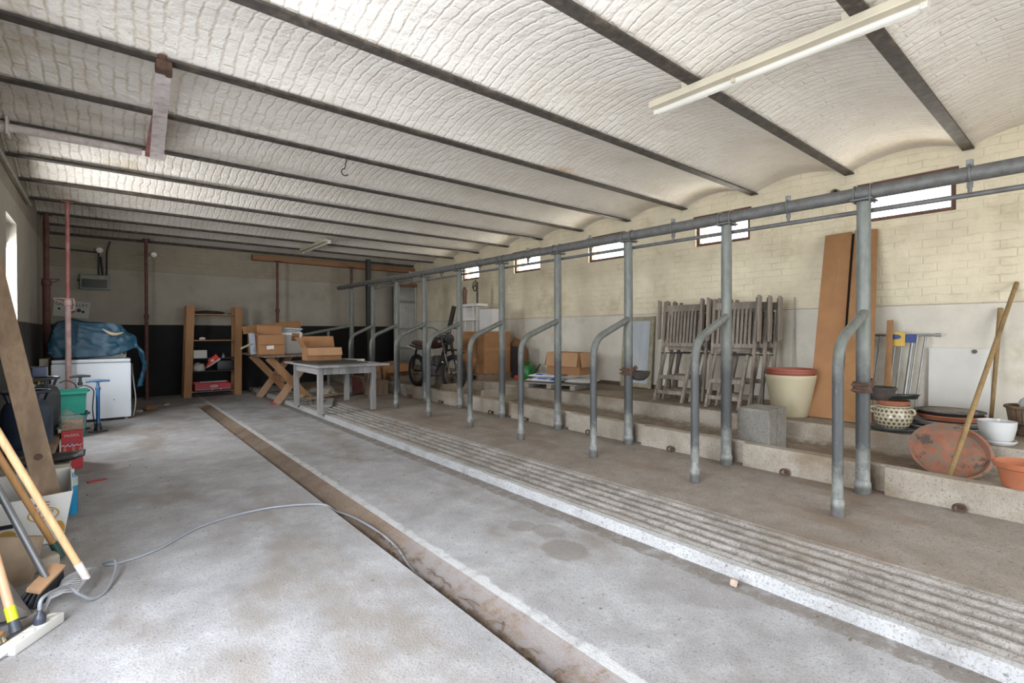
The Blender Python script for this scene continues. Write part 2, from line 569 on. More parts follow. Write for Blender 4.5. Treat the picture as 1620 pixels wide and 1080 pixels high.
PROPRED = M('faded red prop paint', (0.30, 0.105, 0.095), 0.6, 0.1, 0.25, 9, 0.1, 60, dirt=(0.42, 0.28, 0.27), dirt_amt=0.6)
PROPPINK = M('pale lime-splashed prop', (0.42, 0.27, 0.26), 0.7, 0, 0.2, 9, 0.15, 60, dirt=(0.60, 0.55, 0.53), dirt_amt=0.6)
PROPBROWN = M('brown rusted prop', (0.12, 0.05, 0.04), 0.75, 0.1, 0.3, 12, 0.2, 60)
FRAME = M('red-brown window paint', (0.10, 0.045, 0.03), 0.6, 0, 0.25, 10, 0.1)
WHITE = M('white enamel', (0.62, 0.67, 0.73), 0.35, 0, 0.04, 3, 0)
WHITEPL = M('white plastic', (0.58, 0.57, 0.54), 0.45, 0, 0.06, 4, 0.02)
BLACKPL = M('black plastic', (0.018, 0.018, 0.02), 0.45, 0, 0.3, 8, 0.05)
CARD = M('corrugated cardboard', (0.29, 0.145, 0.062), 0.85, 0, 0.10, 5, 0.1, 120)
CARDLT = M('pale cardboard', (0.37, 0.215, 0.11), 0.85, 0, 0.10, 5, 0.1, 120)
CARDDK = M('dusty cardboard', (0.25, 0.128, 0.052), 0.9, 0, 0.15, 5, 0.1, 120)
PAPER = M('white paper label', (0.60, 0.57, 0.57), 0.8, 0, 0.03, 5, 0)
WOODLT = wood('planed pine', (0.27, 0.13, 0.05), (0.37, 0.20, 0.09))
WOODLTX = wood('planed pine shelf', (0.27, 0.13, 0.05), (0.37, 0.20, 0.09), axis=0)
WOODOLD = wood('old rough board', (0.17, 0.115, 0.07), (0.30, 0.21, 0.14))
WOODHANDLE = wood('varnished handle', (0.52, 0.32, 0.15), (0.66, 0.44, 0.24))
WOODBROWN = wood('brown handle', (0.34, 0.17, 0.06), (0.46, 0.25, 0.10))
TEAK = wood('weathered teak', (0.13, 0.103, 0.08), (0.285, 0.245, 0.20), fine=45)
GREYWOOD = wood('weathered grey table timber', (0.24, 0.235, 0.235), (0.40, 0.39, 0.385), axis=1)
GREYLEG = wood('weathered grey leg timber', (0.20, 0.19, 0.185), (0.34, 0.33, 0.32), axis=2)
TERRA = M('terracotta', (0.34, 0.115, 0.055), 0.8, 0, 0.15, 8, 0.1, 60, dirt=(0.20, 0.13, 0.10), dirt_amt=0.35)
RUBBLE = M('rubble stone', (0.30, 0.26, 0.21), 0.95, 0, 0.3, 7, 0.5, 30)
ROD = M('grey rod', (0.40, 0.38, 0.34), 0.6, 0.3, 0.2, 9, 0)
RED = M('red print', (0.42, 0.02, 0.025), 0.5, 0, 0.12, 6, 0)

# ------------------------------------------------------------------ the setting
XG0, XG1, XK, XR0, XR1, XT = 1.26, 1.46, 2.50, 2.56, 3.13, 4.27
YG_END = 10.15
NEARC = concrete('passage concrete', (0.275, 0.268, 0.270), (0.180, 0.170, 0.165), (0.42, 0.42, 0.43), stain=(0.195, 0.168, 0.142),
                 xband=[(1.445, 1.515, (0.46, 0.46, 0.46), 0.95), (2.38, 2.50, (0.15, 0.125, 0.10), 0.75)])
# damp spots on the middle strip
_t = NEARC.node_tree
_nt = NT.__new__(NT); _nt.m, _nt.t, _nt.b = NEARC, _t, _t.nodes['Principled BSDF']
_nt.tc = next(n for n in _t.nodes if n.type == 'TEX_COORD')
_lk = _nt.b.inputs['Base Color'].links[0].from_socket
_nt.l(ellipse_spots(_nt, _lk, [(2.07, 2.03, 0.13, 0.16, 0.62), (2.19, 2.29, 0.10, 0.12, 0.55), (2.11, 2.46, 0.09, 0.10, 0.5), (2.3, 1.35, 0.22, 0.3, 0.25)], (0.17, 0.15, 0.13)), _nt.b.inputs['Base Color'])
STALLC = concrete('stall concrete', (0.215, 0.182, 0.15), (0.14, 0.115, 0.09), (0.30, 0.27, 0.24), stain=(0.17, 0.112, 0.075))
RIBC = concrete('ribbed concrete', (0.285, 0.26, 0.235), (0.13, 0.11, 0.09), (0.46, 0.445, 0.425), stain=(0.20, 0.16, 0.12), rough_bump=0.6,
                xband=[(XR0 + (XR1 - XR0) * k / 6 - 0.020, XR0 + (XR1 - XR0) * k / 6 + 0.020, (0.10, 0.082, 0.066), 0.62) for k in range(1, 6)])
EDGEC = concrete('limewashed edge', (0.37, 0.37, 0.37), (0.20, 0.185, 0.17), (0.46, 0.46, 0.46))
TROUGHC = concrete('trough concrete', (0.30, 0.262, 0.21), (0.20, 0.165, 0.12), (0.40, 0.365, 0.315), stain=(0.17, 0.118, 0.068))
LEDGEC = concrete('ledge concrete', (0.23, 0.185, 0.135), (0.145, 0.11, 0.075), (0.32, 0.275, 0.225), stain=(0.125, 0.082, 0.046))
GUTTERC = concrete('earthy gutter', (0.165, 0.115, 0.08), (0.085, 0.06, 0.045), (0.23, 0.175, 0.13), stain=(0.10, 0.068, 0.045), xband=[(1.335, 1.50, (0.205, 0.185, 0.18), 0.85, 2.5, 3.1), (1.20, 1.335, (0.07, 0.048, 0.033), 0.8, 2.4, 3.0)])

def extrude_profile(prof, ys):
    """cross-section of (x, z) run along y"""
    mb = MB()
    n = len(prof)
    vs = [(x, y, z) for y in ys for (x, z) in prof]
    fs = [(j * n + i, j * n + i + 1, (j + 1) * n + i + 1, (j + 1) * n + i) for j in range(len(ys) - 1) for i in range(n - 1)]
    return mb.add(vs, fs)
Z0 = (0, 0, 0)
mb = MB()
mb.add([(XL, YF, 0), (XG0, YF, 0), (XG0, YG_END, 0), (XL, YG_END, 0), (XL, YB, 0), (XK, YB, 0), (XK, YG_END, 0), (XG1, YG_END, 0), (XG1, YF, 0), (XK, YF, 0), (XG0, YG_END, 0)],
       [(0, 1, 2, 3), (3, 2, 7, 6, 5, 4), (8, 9, 6, 7)])
struct(mb.build('floor', NEARC, origin=Z0))
mb = extrude_profile([(XG0, 0), (XG0 + 0.006, -0.068), (XG0 + 0.055, -0.074), (XG0 + 0.075, -0.042), (XG0 + 0.12, -0.032), (XG1 - 0.02, -0.010), (XG1, 0)], [YF + i * 0.25 for i in range(52)][:51] + [YG_END])
mb.add([(XG0, YG_END, 0), (XG0 + 0.006, YG_END, -0.068), (XG1, YG_END, 0)], [(0, 1, 2)])
struct(mb.build('drain_channel', GUTTERC, origin=Z0))
random.seed(3)
prof = [(XK, 0), (XK + 0.006, 0.052), (XK + 0.016, 0.062), (XR0, 0.064)]
mb = MB()
ys = [YF + 0.06 * i for i in range(int((YB - YF) / 0.06) + 1)] + [YB]
vs, n = [], 4
for y in ys:
    k = noise.noise(Vector((0, y * 5, 0))) * 0.012 + noise.noise(Vector((3, y * 17, 0))) * 0.006
    for j, (x, z) in enumerate(prof):
        vs.append((x + (k if j in (1, 2) else 0), y, z + (k * 0.5 if j in (1, 2) else 0)))
mb.add(vs, [(j * n + i, j * n + i + 1, (j + 1) * n + i + 1, (j + 1) * n + i) for j in range(len(ys) - 1) for i in range(n - 1)])
struct(mb.build('kerb_edge', EDGEC, origin=Z0))
mb = MB()
NRIB, nx = 6, 60
def ribz(x, y):
    k = (x - XR0) / (XR1 - XR0)
    ph = k * NRIB + 0.10 * noise.noise(Vector((x * 3, y * 1.2, 1)))
    f = abs((ph % 1) - 0.5) * 2
    depth = max(0, min(1, (f - 0.32) / 0.30))
    wear = 0.5 + 0.5 * noise.noise(Vector((x * 6, y * 2.5, 4)))
    return 0.064 + 0.010 * k - 0.017 * depth * (0.55 + 0.6 * wear) * min(1, k * 12, (1 - k) * 12 + 0.15) + 0.003 * noise.noise(Vector((x * 30, y * 12, 2)))
NY = 300
mb.grid(nx, NY, lambda u, v: Vector((XR0 + (XR1 - XR0) * u, YF + (YB - YF) * v, ribz(XR0 + (XR1 - XR0) * u, YF + (YB - YF) * v))))
struct(mb.build('ribbed_strip', RIBC, smooth=True, origin=Z0))
struct(extrude_profile([(XR1 - 0.004, 0.0), (XR1 - 0.003, 0.072), (XR1, 0.074), (XT + 0.15, 0.115)], [YF, YB]).build('stall_platform', STALLC, origin=Z0))

POSTY = [1.144, 2.156, 3.204, 4.239, 5.314, 6.355, 7.415, 8.44, 9.50, 10.61]
XP = 4.21
stations = [(YF, 0)]
for y in [POSTY[0] - 2.1, POSTY[0] - 1.06] + POSTY:
    stations += [(y - 0.115, 0), (y - 0.105, 1), (y + 0.045, 1), (y + 0.055, 0)]
stations += [(YB, 0)]
mb = MB()
vs = []
ys2 = []
for i, (y, nn) in enumerate(stations):
    ys2.append((y, nn))
    if nn == 0 and i + 1 < len(stations) and stations[i + 1][1] == 0:
        for k in range(1, 8): ys2.append((y + (stations[i + 1][0] - y) * k / 8, 0))
for (y, nn) in ys2:
    a = noise.noise(Vector((0, y * 2.3, 7))) * 0.008
    off = 0.085 if nn else 0.0
    for (x, z) in [(XT + off, 0.09), (XT + 0.006 + off, 0.285 + a), (XT + 0.02 + off * 0.9, 0.303 + a), (XT + 0.115, 0.305 + a), (XT + 0.135, 0.292 + a), (XT + 0.15, 0.20)]:
        vs.append((x, y, z))
n = 6
mb.add(vs, [(j * n + i, j * n + i + 1, (j + 1) * n + i + 1, (j + 1) * n + i) for j in range(len(ys2) - 1) for i in range(n - 1)])
struct(mb.build('trough_kerb', TROUGHC, origin=Z0))
prof = [(XT + 0.145, 0.25), (XT + 0.19, 0.222), (4.80, 0.205), (5.13, 0.222), (5.185, 0.26), (5.19, 0.385), (5.205, 0.40)]
TROUGHIN = concrete('earth-stained trough bed', (0.29, 0.25, 0.20), (0.19, 0.155, 0.11), (0.38, 0.345, 0.30), stain=(0.17, 0.118, 0.068), xband=[(4.30, 5.16, (0.135, 0.095, 0.060), 0.75)])
struct(extrude_profile(prof, [YF, YB]).build('feed_trough', TROUGHIN, origin=Z0))
struct(MB().box((XR - 0.012, 4.6, 0.432), (0.022, 2.9, 0.06), bev=0.004).build('baseboard_right', M('brown skirting', (0.12, 0.078, 0.05), 0.85, 0, 0.25, 9, 0.1), origin=Z0))
struct(extrude_profile([(5.205, 0.40), (XR + 0.02, 0.405)], [YF, YB]).build('feed_ledge', LEDGEC, origin=Z0))
# low cross walls of earth and mortar in the far trough
for k, y in enumerate((5.95, 7.1, 9.05)):
    mb = MB()
    mb.prism([(0, 0), (0.16, 0), (0.11, 0.19), (0.05, 0.2)], (4.40, y, 0.2), (0, 1, 0), (0, 0, 1), (1, 0, 0), 0.80)
    struct(mb.build('trough_partition', LEDGEC, origin=Z0))

# made ground under the building and the yard outside
mb = MB().add([(-30, -30, -0.10), (40, -30, -0.10), (40, 45, -0.10), (-30, 45, -0.10)], [(0, 1, 2, 3)])
struct(mb.build('ground', M('pale yard gravel', (0.42, 0.40, 0.36), 0.95, 0, 0.15, 3, 0.2), origin=Z0))
# --- walls with openings: local axis u along the wall
def wall(name, mat, fix, axis, u0, u1, z0, z1, holes, depth):
    us = sorted({u0, u1, *[h[0] for h in holes], *[h[1] for h in holes]})
    zs = sorted({z0, z1, *[h[2] for h in holes], *[h[3] for h in holes]})
    P = (lambda u, d, z: (fix + d, u, z)) if axis == 'x' else (lambda u, d, z: (u, fix + d, z))
    mb = MB()
    for a, b in zip(us, us[1:]):
        for c, d in zip(zs, zs[1:]):
            cu, cz = (a + b) / 2, (c + d) / 2
            if any(h[0] < cu < h[1] and h[2] < cz < h[3] for h in holes): continue
            mb.add([P(a, 0, c), P(b, 0, c), P(b, 0, d), P(a, 0, d)], [(0, 1, 2, 3)])
            mb.add([P(a, depth, c), P(b, depth, c), P(b, depth, d), P(a, depth, d)], [(0, 1, 2, 3)])
    for (a, b, c, d) in holes:
        q = [(a, c), (b, c), (b, d), (a, d)]
        for k in range(4):
            (ua, za), (ub, zb) = q[k], q[(k + 1) % 4]
            mb.add([P(ua, 0, za), P(ub, 0, zb), P(ub, depth, zb), P(ua, depth, za)], [(0, 1, 2, 3)])
    o = mb.build(name, mat, origin=Z0)
    bm = bmesh.new(); bm.from_mesh(o.data)
    bmesh.ops.remove_doubles(bm, verts=list(bm.verts), dist=1e-5)
    bmesh.ops.recalc_face_normals(bm, faces=list(bm.faces))
    bm.to_mesh(o.data); bm.free()
    return struct(o)
ZT = 3.30
RW = wall_material('cream painted brick', 'YZ', 1.545, (0.74, 0.66, 0.485), (0.68, 0.635, 0.54), stains=0.46)
BWM = wall_material('stained back wall', 'XZ', 2.48, (0.315, 0.275, 0.21), (0.35, 0.32, 0.265), dado=(0.0045, 0.0045, 0.005), dado_z=1.425, stains=0.45, grime=(0.20, 0.145, 0.08))
LWM = wall_material('flaking left wall', 'YZ', 2.72, (0.23, 0.205, 0.16), (0.31, 0.285, 0.24), dado=(0.025, 0.022, 0.02), dado_z=1.40, stains=0.5, grime=(0.18, 0.14, 0.09))
wall('wall_right', RW, XR, 'x', YF, YB, 0, ZT, [(a, b, *WZ) for (a, b) in WINS], 0.30)
wall('wall_left', LWM, XL, 'x', YF, YB, 0, ZT, [(0.2, 2.5, 0.0, 2.45), (7.0, 7.8, 1.15, 2.48)], -0.32)
wall('wall_back', BWM, YB, 'y', XL, XR, 0, ZT, [], 0.30)
wall('wall_front', LWM, YF, 'y', XL, XR, 0, ZT, [(0.2, 5.0, 0.0, 2.7)], -0.30)

# --- windows
for k, (a, b) in enumerate(WINS):
    fr = MB()
    x, t = XR + 0.07, 0.045
    for (p, q) in (((x, a, WZ[0] + t / 2), (x, b, WZ[0] + t / 2)), ((x, a, WZ[1] - t / 2), (x, b, WZ[1] - t / 2))):
        fr.bar(p, q, 0.07, t, bev=0.004)
    for y in (a + t / 2, b - t / 2):
        fr.bar((x, y, WZ[0] + t), (x, y, WZ[1] - t), t, 0.07, up=(1, 0, 0), bev=0.004)
    o = struct(fr.build('window_%d' % (k + 1), FRAME, origin=(x, (a + b) / 2, WZ[0])))
    MB().box((x + 0.01, (a + b) / 2, (WZ[0] + WZ[1]) / 2), (0.006, b - a - 2 * t, WZ[1] - WZ[0] - 2 * t)).build('pane', GLASS, o)
    ln = MB().box((XR - 0.0, (a + b) / 2, WZ[1] - 0.02), (0.05, b - a + 0.04, 0.04), bev=0.004)
    ln.build('lintel', FRAME, o)
fr = MB()
for y in (7.03, 7.77): fr.bar((XL - 0.2, y, 1.15), (XL - 0.2, y, 2.48), 0.06, 0.06)
for z in (1.18, 2.45): fr.bar((XL - 0.2, 7.06, z), (XL - 0.2, 7.74, z), 0.06, 0.06)
o = struct(fr.build('window_6', FRAME, origin=(XL - 0.2, 7.4, 1.15)))
MB().box((XL - 0.2, 7.4, 1.815), (0.006, 0.68, 1.21)).build('pane', GLASS, o)

# --- ceiling: shallow brick vaults sprung between steel joists
BY = [-2.19, -1.16, -0.13, 0.91, 1.91, 2.97, 3.97, 4.96, 5.97, 7.01, 8.04, 9.09, 10.13, 11.08, 12.10]
edges = [YF - 0.3] + BY
RISE = 0.115
mb = MB()
ys = []
for a, b in zip(edges, edges[1:]):
    for i in range(14):
        s = i / 14
        ys.append((a + (b - a) * s, ZC + 0.012 + RISE * (1 - (2 * s - 1) ** 2)))
ys.append((YB, ZC + 0.02))
vs = [(x, y, z) for (y, z) in ys for x in (XL, XR)]
mb.add(vs, [(2 * i, 2 * i + 1, 2 * i + 3, 2 * i + 2) for i in range(len(ys) - 1)])
struct(mb.build('ceiling', ceiling_material(), smooth=True, origin=Z0))
for y in BY:
    mb = MB()
    w_, zb = 0.088, ZC - 0.012
    mb.box(((XL + XR) / 2, y, zb + 0.008), (XR - XL, w_, 0.016))
    mb.box(((XL + XR) / 2, y, zb + 0.075), (XR - XL, 0.02, 0.12))
    struct(mb.build('ceiling_joist', BEAM, origin=((XL + XR) / 2, y, zb)))

# conduit in the angle of left wall and ceiling
mb = MB().tube([(XL + 0.03, 0.2, 2.90), (XL + 0.03, 4.0, 2.89), (XL + 0.03, 8.8, 2.90)], 0.016, 8)
tag(mb.build('conduit', ROD, smooth=True), 'grey conduit running along the top of the left wall', 'pipe')
# timber lintel along the back wall
LINT = wood('rust-brown lintel timber', (0.20, 0.095, 0.04), (0.30, 0.15, 0.07), axis=0)
mb = MB().box((4.53, YB - 0.09, 2.925), (3.96, 0.15, 0.12), bev=0.008)
tag(mb.build('timber_beam', LINT), 'long brown timber beam along the top of the back wall', 'beam')

# ------------------------------------------------------------------ stall railing
RAILZ = 2.262
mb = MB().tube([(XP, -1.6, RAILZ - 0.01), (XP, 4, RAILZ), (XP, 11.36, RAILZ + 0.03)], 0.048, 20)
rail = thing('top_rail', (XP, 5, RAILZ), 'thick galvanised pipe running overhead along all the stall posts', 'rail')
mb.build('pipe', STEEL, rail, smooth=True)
for y in [0.58] + [(a + b) / 2 for a, b in zip(POSTY, POSTY[1:])][:8]:
    mb = MB()
    mb.ring((XP, y, RAILZ), (0, 1, 0), 0.052, 0.008, 20, 6)
    mb.box((XP - 0.004, y, RAILZ + 0.058), (0.03, 0.034, 0.05), bev=0.004)
    mb.box((XP, y, RAILZ - 0.068), (0.02, 0.030, 0.05), bev=0.004)
    mb.tube([(XP, y, RAILZ - 0.055), (XP, y, RAILZ - 0.125)], 0.011, 8)
    mb.build('hanger_clamp', STEEL, rail, smooth=True)
mb = MB().tube([(XP + 0.064, -1.6, 2.13), (XP + 0.064, 4, 2.15), (XP + 0.064, 9.5, 2.165)], 0.0165, 12)
tag(mb.build('thin_rail', STEEL, smooth=True), 'thin water pipe just below the thick overhead rail', 'pipe')

FRONTY = [1.118, 2.09, 3.127, 4.15, 5.10, 6.10, 7.10, 8.07, 9.02]
where = ['nearest stall divider, before the brown cardboard panels',
         'second stall divider from the right, before the folded chairs',
         'third stall divider from the right, before the leaning glazed frame',
         'fourth stall divider from the right, before the open carton on the pallet',
         'fifth stall divider from the right, before the green watering can',
         'sixth stall divider from the right, before the large taped carton',
         'seventh stall divider from the right, before the motorbike wheel',
         'eighth stall divider from the right, beside the timber blocks',
         'ninth stall divider from the right, standing just behind the grey table']
for i, y in enumerate(POSTY[:9]):
    d = thing('stall_divider', (XP, y, 0.115), 'grey steel ' + where[i], 'railing', group='stall dividers')
    z0 = 0.10
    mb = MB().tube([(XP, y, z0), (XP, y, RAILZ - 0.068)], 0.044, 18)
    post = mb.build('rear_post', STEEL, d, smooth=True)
    mb = MB().lathe([(0.046, 0), (0.052, 0.02), (0.052, 0.085), (0.046, 0.10)], (XP, y, z0), 18)
    mb.build('base_collar', STEEL, post, smooth=True)
    xf = [3.616, 3.585, 3.578, 3.55, 3.53, 3.52, 3.52, 3.54, 3.55][i]
    yf = FRONTY[i]
    pts = fillet([(xf, yf, 0.09), (xf, yf, 1.19), (XP - 0.02, y - 0.01, 1.40)], 0.17, 8)
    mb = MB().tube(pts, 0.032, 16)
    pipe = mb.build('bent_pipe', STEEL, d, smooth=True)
    mb = MB().lathe([(0.034, 0), (0.039, 0.015), (0.039, 0.10), (0.034, 0.12)], (xf, yf, 0.085), 16)
    mb.build('foot_sleeve', STEEL, pipe, smooth=True)
    mb = MB()
    for s in (-0.05, 0.05):
        mb.tube(fillet([(XP - 0.055, y + s, RAILZ - 0.075), (XP - 0.055, y + s, RAILZ + 0.05), (XP + 0.055, y + s, RAILZ + 0.05), (XP + 0.055, y + s, RAILZ - 0.075)], 0.05, 6), 0.006, 6)
    mb.box((XP, y, RAILZ - 0.058), (0.15, 0.135, 0.012), bev=0.003)
    mb.build('saddle_clamp', STEEL, rail, smooth=True)
# the last bay: straight sloping rail toward the back
y = POSTY[9]
d = thing('stall_divider', (XP, y, 0.115), 'farthest stall divider, with a straight sloping rail toward the stacked boxes', 'railing', group='stall dividers')
MB().tube([(XP, y, 0.10), (XP, y, RAILZ - 0.048)], 0.046, 16).build('rear_post', STEEL, d, smooth=True)
MB().tube([(XP, y, 1.42), (3.1, y + 0.1, 1.20)], 0.032, 12).build('sloping_pipe', STEEL, d, smooth=True)
MB().tube([(3.72, y + 0.05, 0.10), (3.72, y + 0.05, 1.32)], 0.030, 12).build('support_post', STEEL, d, smooth=True)

# iron drinking bowls clamped to posts
def drinking_bowl(y, z, label, flip):
    r = thing('drinking_bowl', (XP, y, z), label, 'water bowl', group='cattle drinking bowls')
    mb = MB().lathe([(0.0475, -0.038), (0.062, -0.038), (0.062, 0.038), (0.0475, 0.038)], (XP, y, z), 20, close=True)
    mb.box((XP - 0.068, y, z + 0.02), (0.018, 0.11, 0.018), bev=0.004)
    mb.box((XP - 0.068, y, z - 0.02), (0.018, 0.11, 0.018), bev=0.004)
    mb.build('clamp', RUST, r, smooth=True)
    c = (XP + 0.10, y - 0.06, z - 0.015)
    mb = MB().lathe([(0.001, -0.085), (0.055, -0.075), (0.095, -0.04), (0.118, 0.012), (0.112, 0.016), (0.088, -0.03), (0.05, -0.062), (0.001, -0.07)], c, 24)
    mb.build('bowl', DKIRON, r, smooth=True)
    mb = MB().bar((XP + 0.064, y - 0.01, z + 0.01), (XP + 0.09, y - 0.04, z + 0.05), 0.05, 0.04, bev=0.01)
    mb.build('valve', RUST, r)
drinking_bowl(POSTY[0], 0.87, 'rusty iron drinking bowl clamped to the nearest stall post', 0)
drinking_bowl(POSTY[2], 0.86, 'rusty iron drinking bowl clamped to the post before the leaning glazed frame', 0)

# tether rings rusted to the foot of the kerb
rl = ['in front of the leaning round terracotta saucer', 'just right of the second stall post', 'between the second and third posts',
      'between the third and fourth posts', 'between the fourth and fifth posts', 'just beyond the fifth post', 'between the sixth and seventh posts', 'between the seventh and eighth posts']
for y, s in zip([0.624, 1.679, 2.718, 3.765, 4.85, 5.60, 6.95, 8.0], rl):
    r = thing('tether_ring', (XT - 0.03, y, 0.115), 'rusted tether ring on the kerb foot, ' + s, 'ring', group='tether rings')
    MB().box((XT - 0.008, y, 0.135), (0.045, 0.03, 0.035), bev=0.012).build('staple', RUST, r, smooth=True)
    MB().ring((XT - 0.05, y, 0.137), (0.75, 0.25, 0.2), 0.030, 0.008, 20, 6).build('ring', RUST, r, smooth=True)

# ------------------------------------------------------------------ overhead fittings
def batten(y0, y1, x, z, label):
    r = thing('fluorescent_light', (x, (y0 + y1) / 2, z), label, 'ceiling light', group='fluorescent battens')
    MB().box((x - 0.035, (y0 + y1) / 2, z - 0.028), (0.07, y1 - y0, 0.052), bev=0.006).build('housing', CREAM_FIT, r)
    MB().tube([(x + 0.028, y0 + 0.03, z - 0.055), (x + 0.028, y1 - 0.03, z - 0.055)], 0.029, 16).build('tube_cover', OPAL, r, smooth=True)
    for y in (y0, y1):
        MB().box((x + 0.026, y + (0.018 if y == y0 else -0.018), z - 0.05), (0.066, 0.036, 0.072), bev=0.008).build('end_cap', OPAL, r)
    MB().box((x - 0.004, y0 + (y1 - y0) * 0.62, z - 0.05), (0.02, 0.025, 0.06), bev=0.003).build('clip', CREAM_FIT, r)
    for y in (y0 + 0.35, y1 - 0.30): MB().box((x - 0.03, y, z + 0.02), (0.05, 0.05, 0.05)).build('fixing_block', CREAM_FIT, r)
batten(0.62, 2.28, 3.31, 3.035, 'long cream fluorescent batten on the ceiling nearest the camera, at upper right')
batten(9.45, 11.0, 3.30, 3.035, 'small distant fluorescent batten near the back of the ceiling')
mb = MB().tube(fillet([(1.925, 4.96, 3.04), (1.90, 4.95, 2.92)], 0.02) + [(1.90 - 0.035 * math.sin(a), 4.95, 2.885 + 0.035 * math.cos(a)) for a in [R(x) for x in range(20, 260, 20)]], 0.0065, 8)
tag(mb.build('iron_hook', DKIRON, smooth=True), 'small black iron hook hanging from a ceiling joist', 'hook')

# channel slung under three joists, with a pipe running to it from the left wall
r = thing('steel_channel', (0.365, 4.95, 2.96), 'limewashed steel channel slung beneath the ceiling joists at upper left', 'channel')
mb = MB()
A, B = Vector((0.318, 3.92, 2.985)), Vector((0.425, 6.02, 2.985))
def taper(mb, A, B, wa, wb, za, zb):
    vs = []
    for P_, w_ in ((A, wa), (B, wb)):
        for (sx, z) in ((-1, za), (1, za), (1, zb), (-1, zb)):
            vs.append((P_.x + sx * w_ / 2, P_.y, P_.z + z))
    return mb.add(vs, [(0, 1, 2, 3), (7, 6, 5, 4), (0, 4, 5, 1), (1, 5, 6, 2), (2, 6, 7, 3), (3, 7, 4, 0)])
taper(mb, A, B, 0.082, 0.112, -0.012, 0.0)
mb.build('underside_plate', PINKWHITE, r)
mb = MB()
taper(mb, Vector((0.37, 4.96, 2.985)), Vector((0.39, 5.99, 2.985)), 0.10, 0.12, -0.008, 0.05)
mb.build('red_flange', PROPRED, r)
mb = MB().box((0.318, 3.95, 2.995), (0.088, 0.10, 0.06), bev=0.01)
mb.tube([(0.31, 3.93, 2.96), (0.31, 3.93, 3.06)], 0.025, 8)
mb.tube([(0.35, 3.99, 2.96), (0.35, 3.99, 3.06)], 0.02, 8)
mb.build('hanger_bracket', RUST, r, smooth=True)
r = thing('overhead_pipe', (-0.2, 5.93, 2.99), 'limewashed pipe with an end plate under the ceiling at far left', 'pipe')
MB().tube([(0.30, 5.90, 2.985), (-0.60, 5.90, 2.985)], 0.035, 16).build('pipe', PINKWHITE, r, smooth=True)
MB().box((-0.60, 5.90, 2.985), (0.016, 0.15, 0.15), bev=0.004).build('end_plate', PINKWHITE, r)
MB().tube([(-0.60, 5.90, 2.985), (-0.72, 5.90, 2.985)], 0.05, 16).build('wall_sleeve', PINKWHITE, r, smooth=True)

# ------------------------------------------------------------------ steel props
def prop(x, y, zj, ztop, mi, mo, label, ri=0.024, ro=0.032, handle=1):
    r = thing('steel_prop', (x, y, 0), label, 'prop', group='adjustable steel props')
    MB().box((x, y, 0.004), (0.13, 0.13, 0.008)).build('foot_plate', mo, r)
    ot = MB().tube([(x, y, 0.008), (x, y, zj)], ro, 16).build('outer_tube', mo, r, smooth=True)
    MB().tube([(x, y, zj), (x, y, ztop - 0.008)], ri, 16).build('inner_tube', mi, r, smooth=True)
    MB().box((x, y, ztop - 0.004), (0.13, 0.13, 0.008)).build('head_plate', mi, r)
    MB().lathe([(ro + 0.001, -0.09), (ro + 0.010, -0.085), (ro + 0.012, -0.02), (ro + 0.004, 0.0), (ri + 0.001, 0.012)], (x, y, zj), 16).build('collar_nut', mo, ot, smooth=True)
    if handle:
        q, e = handle, ri + 0.008
        a = MB().tube(fillet([(x - q * 0.05, y - e, zj - 0.05), (x - q * 0.14, y - e, zj - 0.005), (x - q * 0.14, y - e, zj + 0.014), (x + q * 0.06, y - e, zj + 0.010)], 0.012), 0.0065, 6)
        if q > 0: a.tube(fillet([(x + 0.058, y - e, zj + 0.010), (x + 0.065, y - e, zj - 0.02), (x + 0.065, y - e, zj - 0.14), (x + 0.03, y - e, zj - 0.15)], 0.015), 0.0065, 6)
        a.build('handle', mo, r, smooth=True)
    return r
ZJ = ZC - 0.012
prop(-0.355, 9.05, 1.72, ZJ, PROPRED, PROPPINK, 'faded red and pink adjustable steel prop standing before the white chest freezer')
prop(-0.635, 10.13, 2.06, ZJ, PROPBROWN, PROPBROWN, 'dark brown steel prop in the left back corner', 0.034, 0.046, -1)
prop(0.655, 11.75, 1.62, ZC, PROPBROWN, PROPBROWN, 'thin rusty steel prop at the back wall between the freezer and the shelf', 0.028, 0.030, 0)
prop(3.0, 11.8, 1.80, 2.85, PROPBROWN, PROPBROWN, 'thin rusty steel prop at the back wall behind the stacked boxes', 0.026, 0.032, 0)
prop(4.66, 11.75, 1.60, 2.85, PROPBROWN, PROPBROWN, 'rusty steel prop at the back wall beside the dark timber post', 0.030, 0.034, 0)
mb = MB().box((4.98, 11.5, 1.52), (0.10, 0.10, 3.03), bev=0.006)
tag(mb.build('timber_post', M('dark green-black paint', (0.022, 0.026, 0.022), 0.6, 0, 0.3, 9, 0.1)), 'dark square post from floor to ceiling before the back wall', 'post')

# ------------------------------------------------------------------ back wall fittings
BOXG = M('grey-green enamel box', (0.125, 0.145, 0.12), 0.35, 0.1, 0.12, 5, 0)
r = thing('fuse_box', (-0.10, YB, 2.06), 'grey-green electrical fuse box on the back wall at left', 'electrical box')
case = MB().box((-0.10, YB - 0.06, 2.215), (0.42, 0.11, 0.27), bev=0.012).build('case', BOXG, r)
MB().box((-0.10, YB - 0.118, 2.18), (0.37, 0.01, 0.16), bev=0.004).build('door', M('dark glossy cover', (0.03, 0.035, 0.03), 0.12, 0, 0.1, 5, 0), r)
MB().box((-0.10, YB - 0.12, 2.30), (0.30, 0.006, 0.035)).build('label_strip', M('olive strip', (0.24, 0.25, 0.10), 0.6, 0, 0.2, 20, 0), case)
MB().box((-0.10, YB - 0.07, 2.085), (0.44, 0.13, 0.02), bev=0.004).build('bottom_flange', BOXG, r)
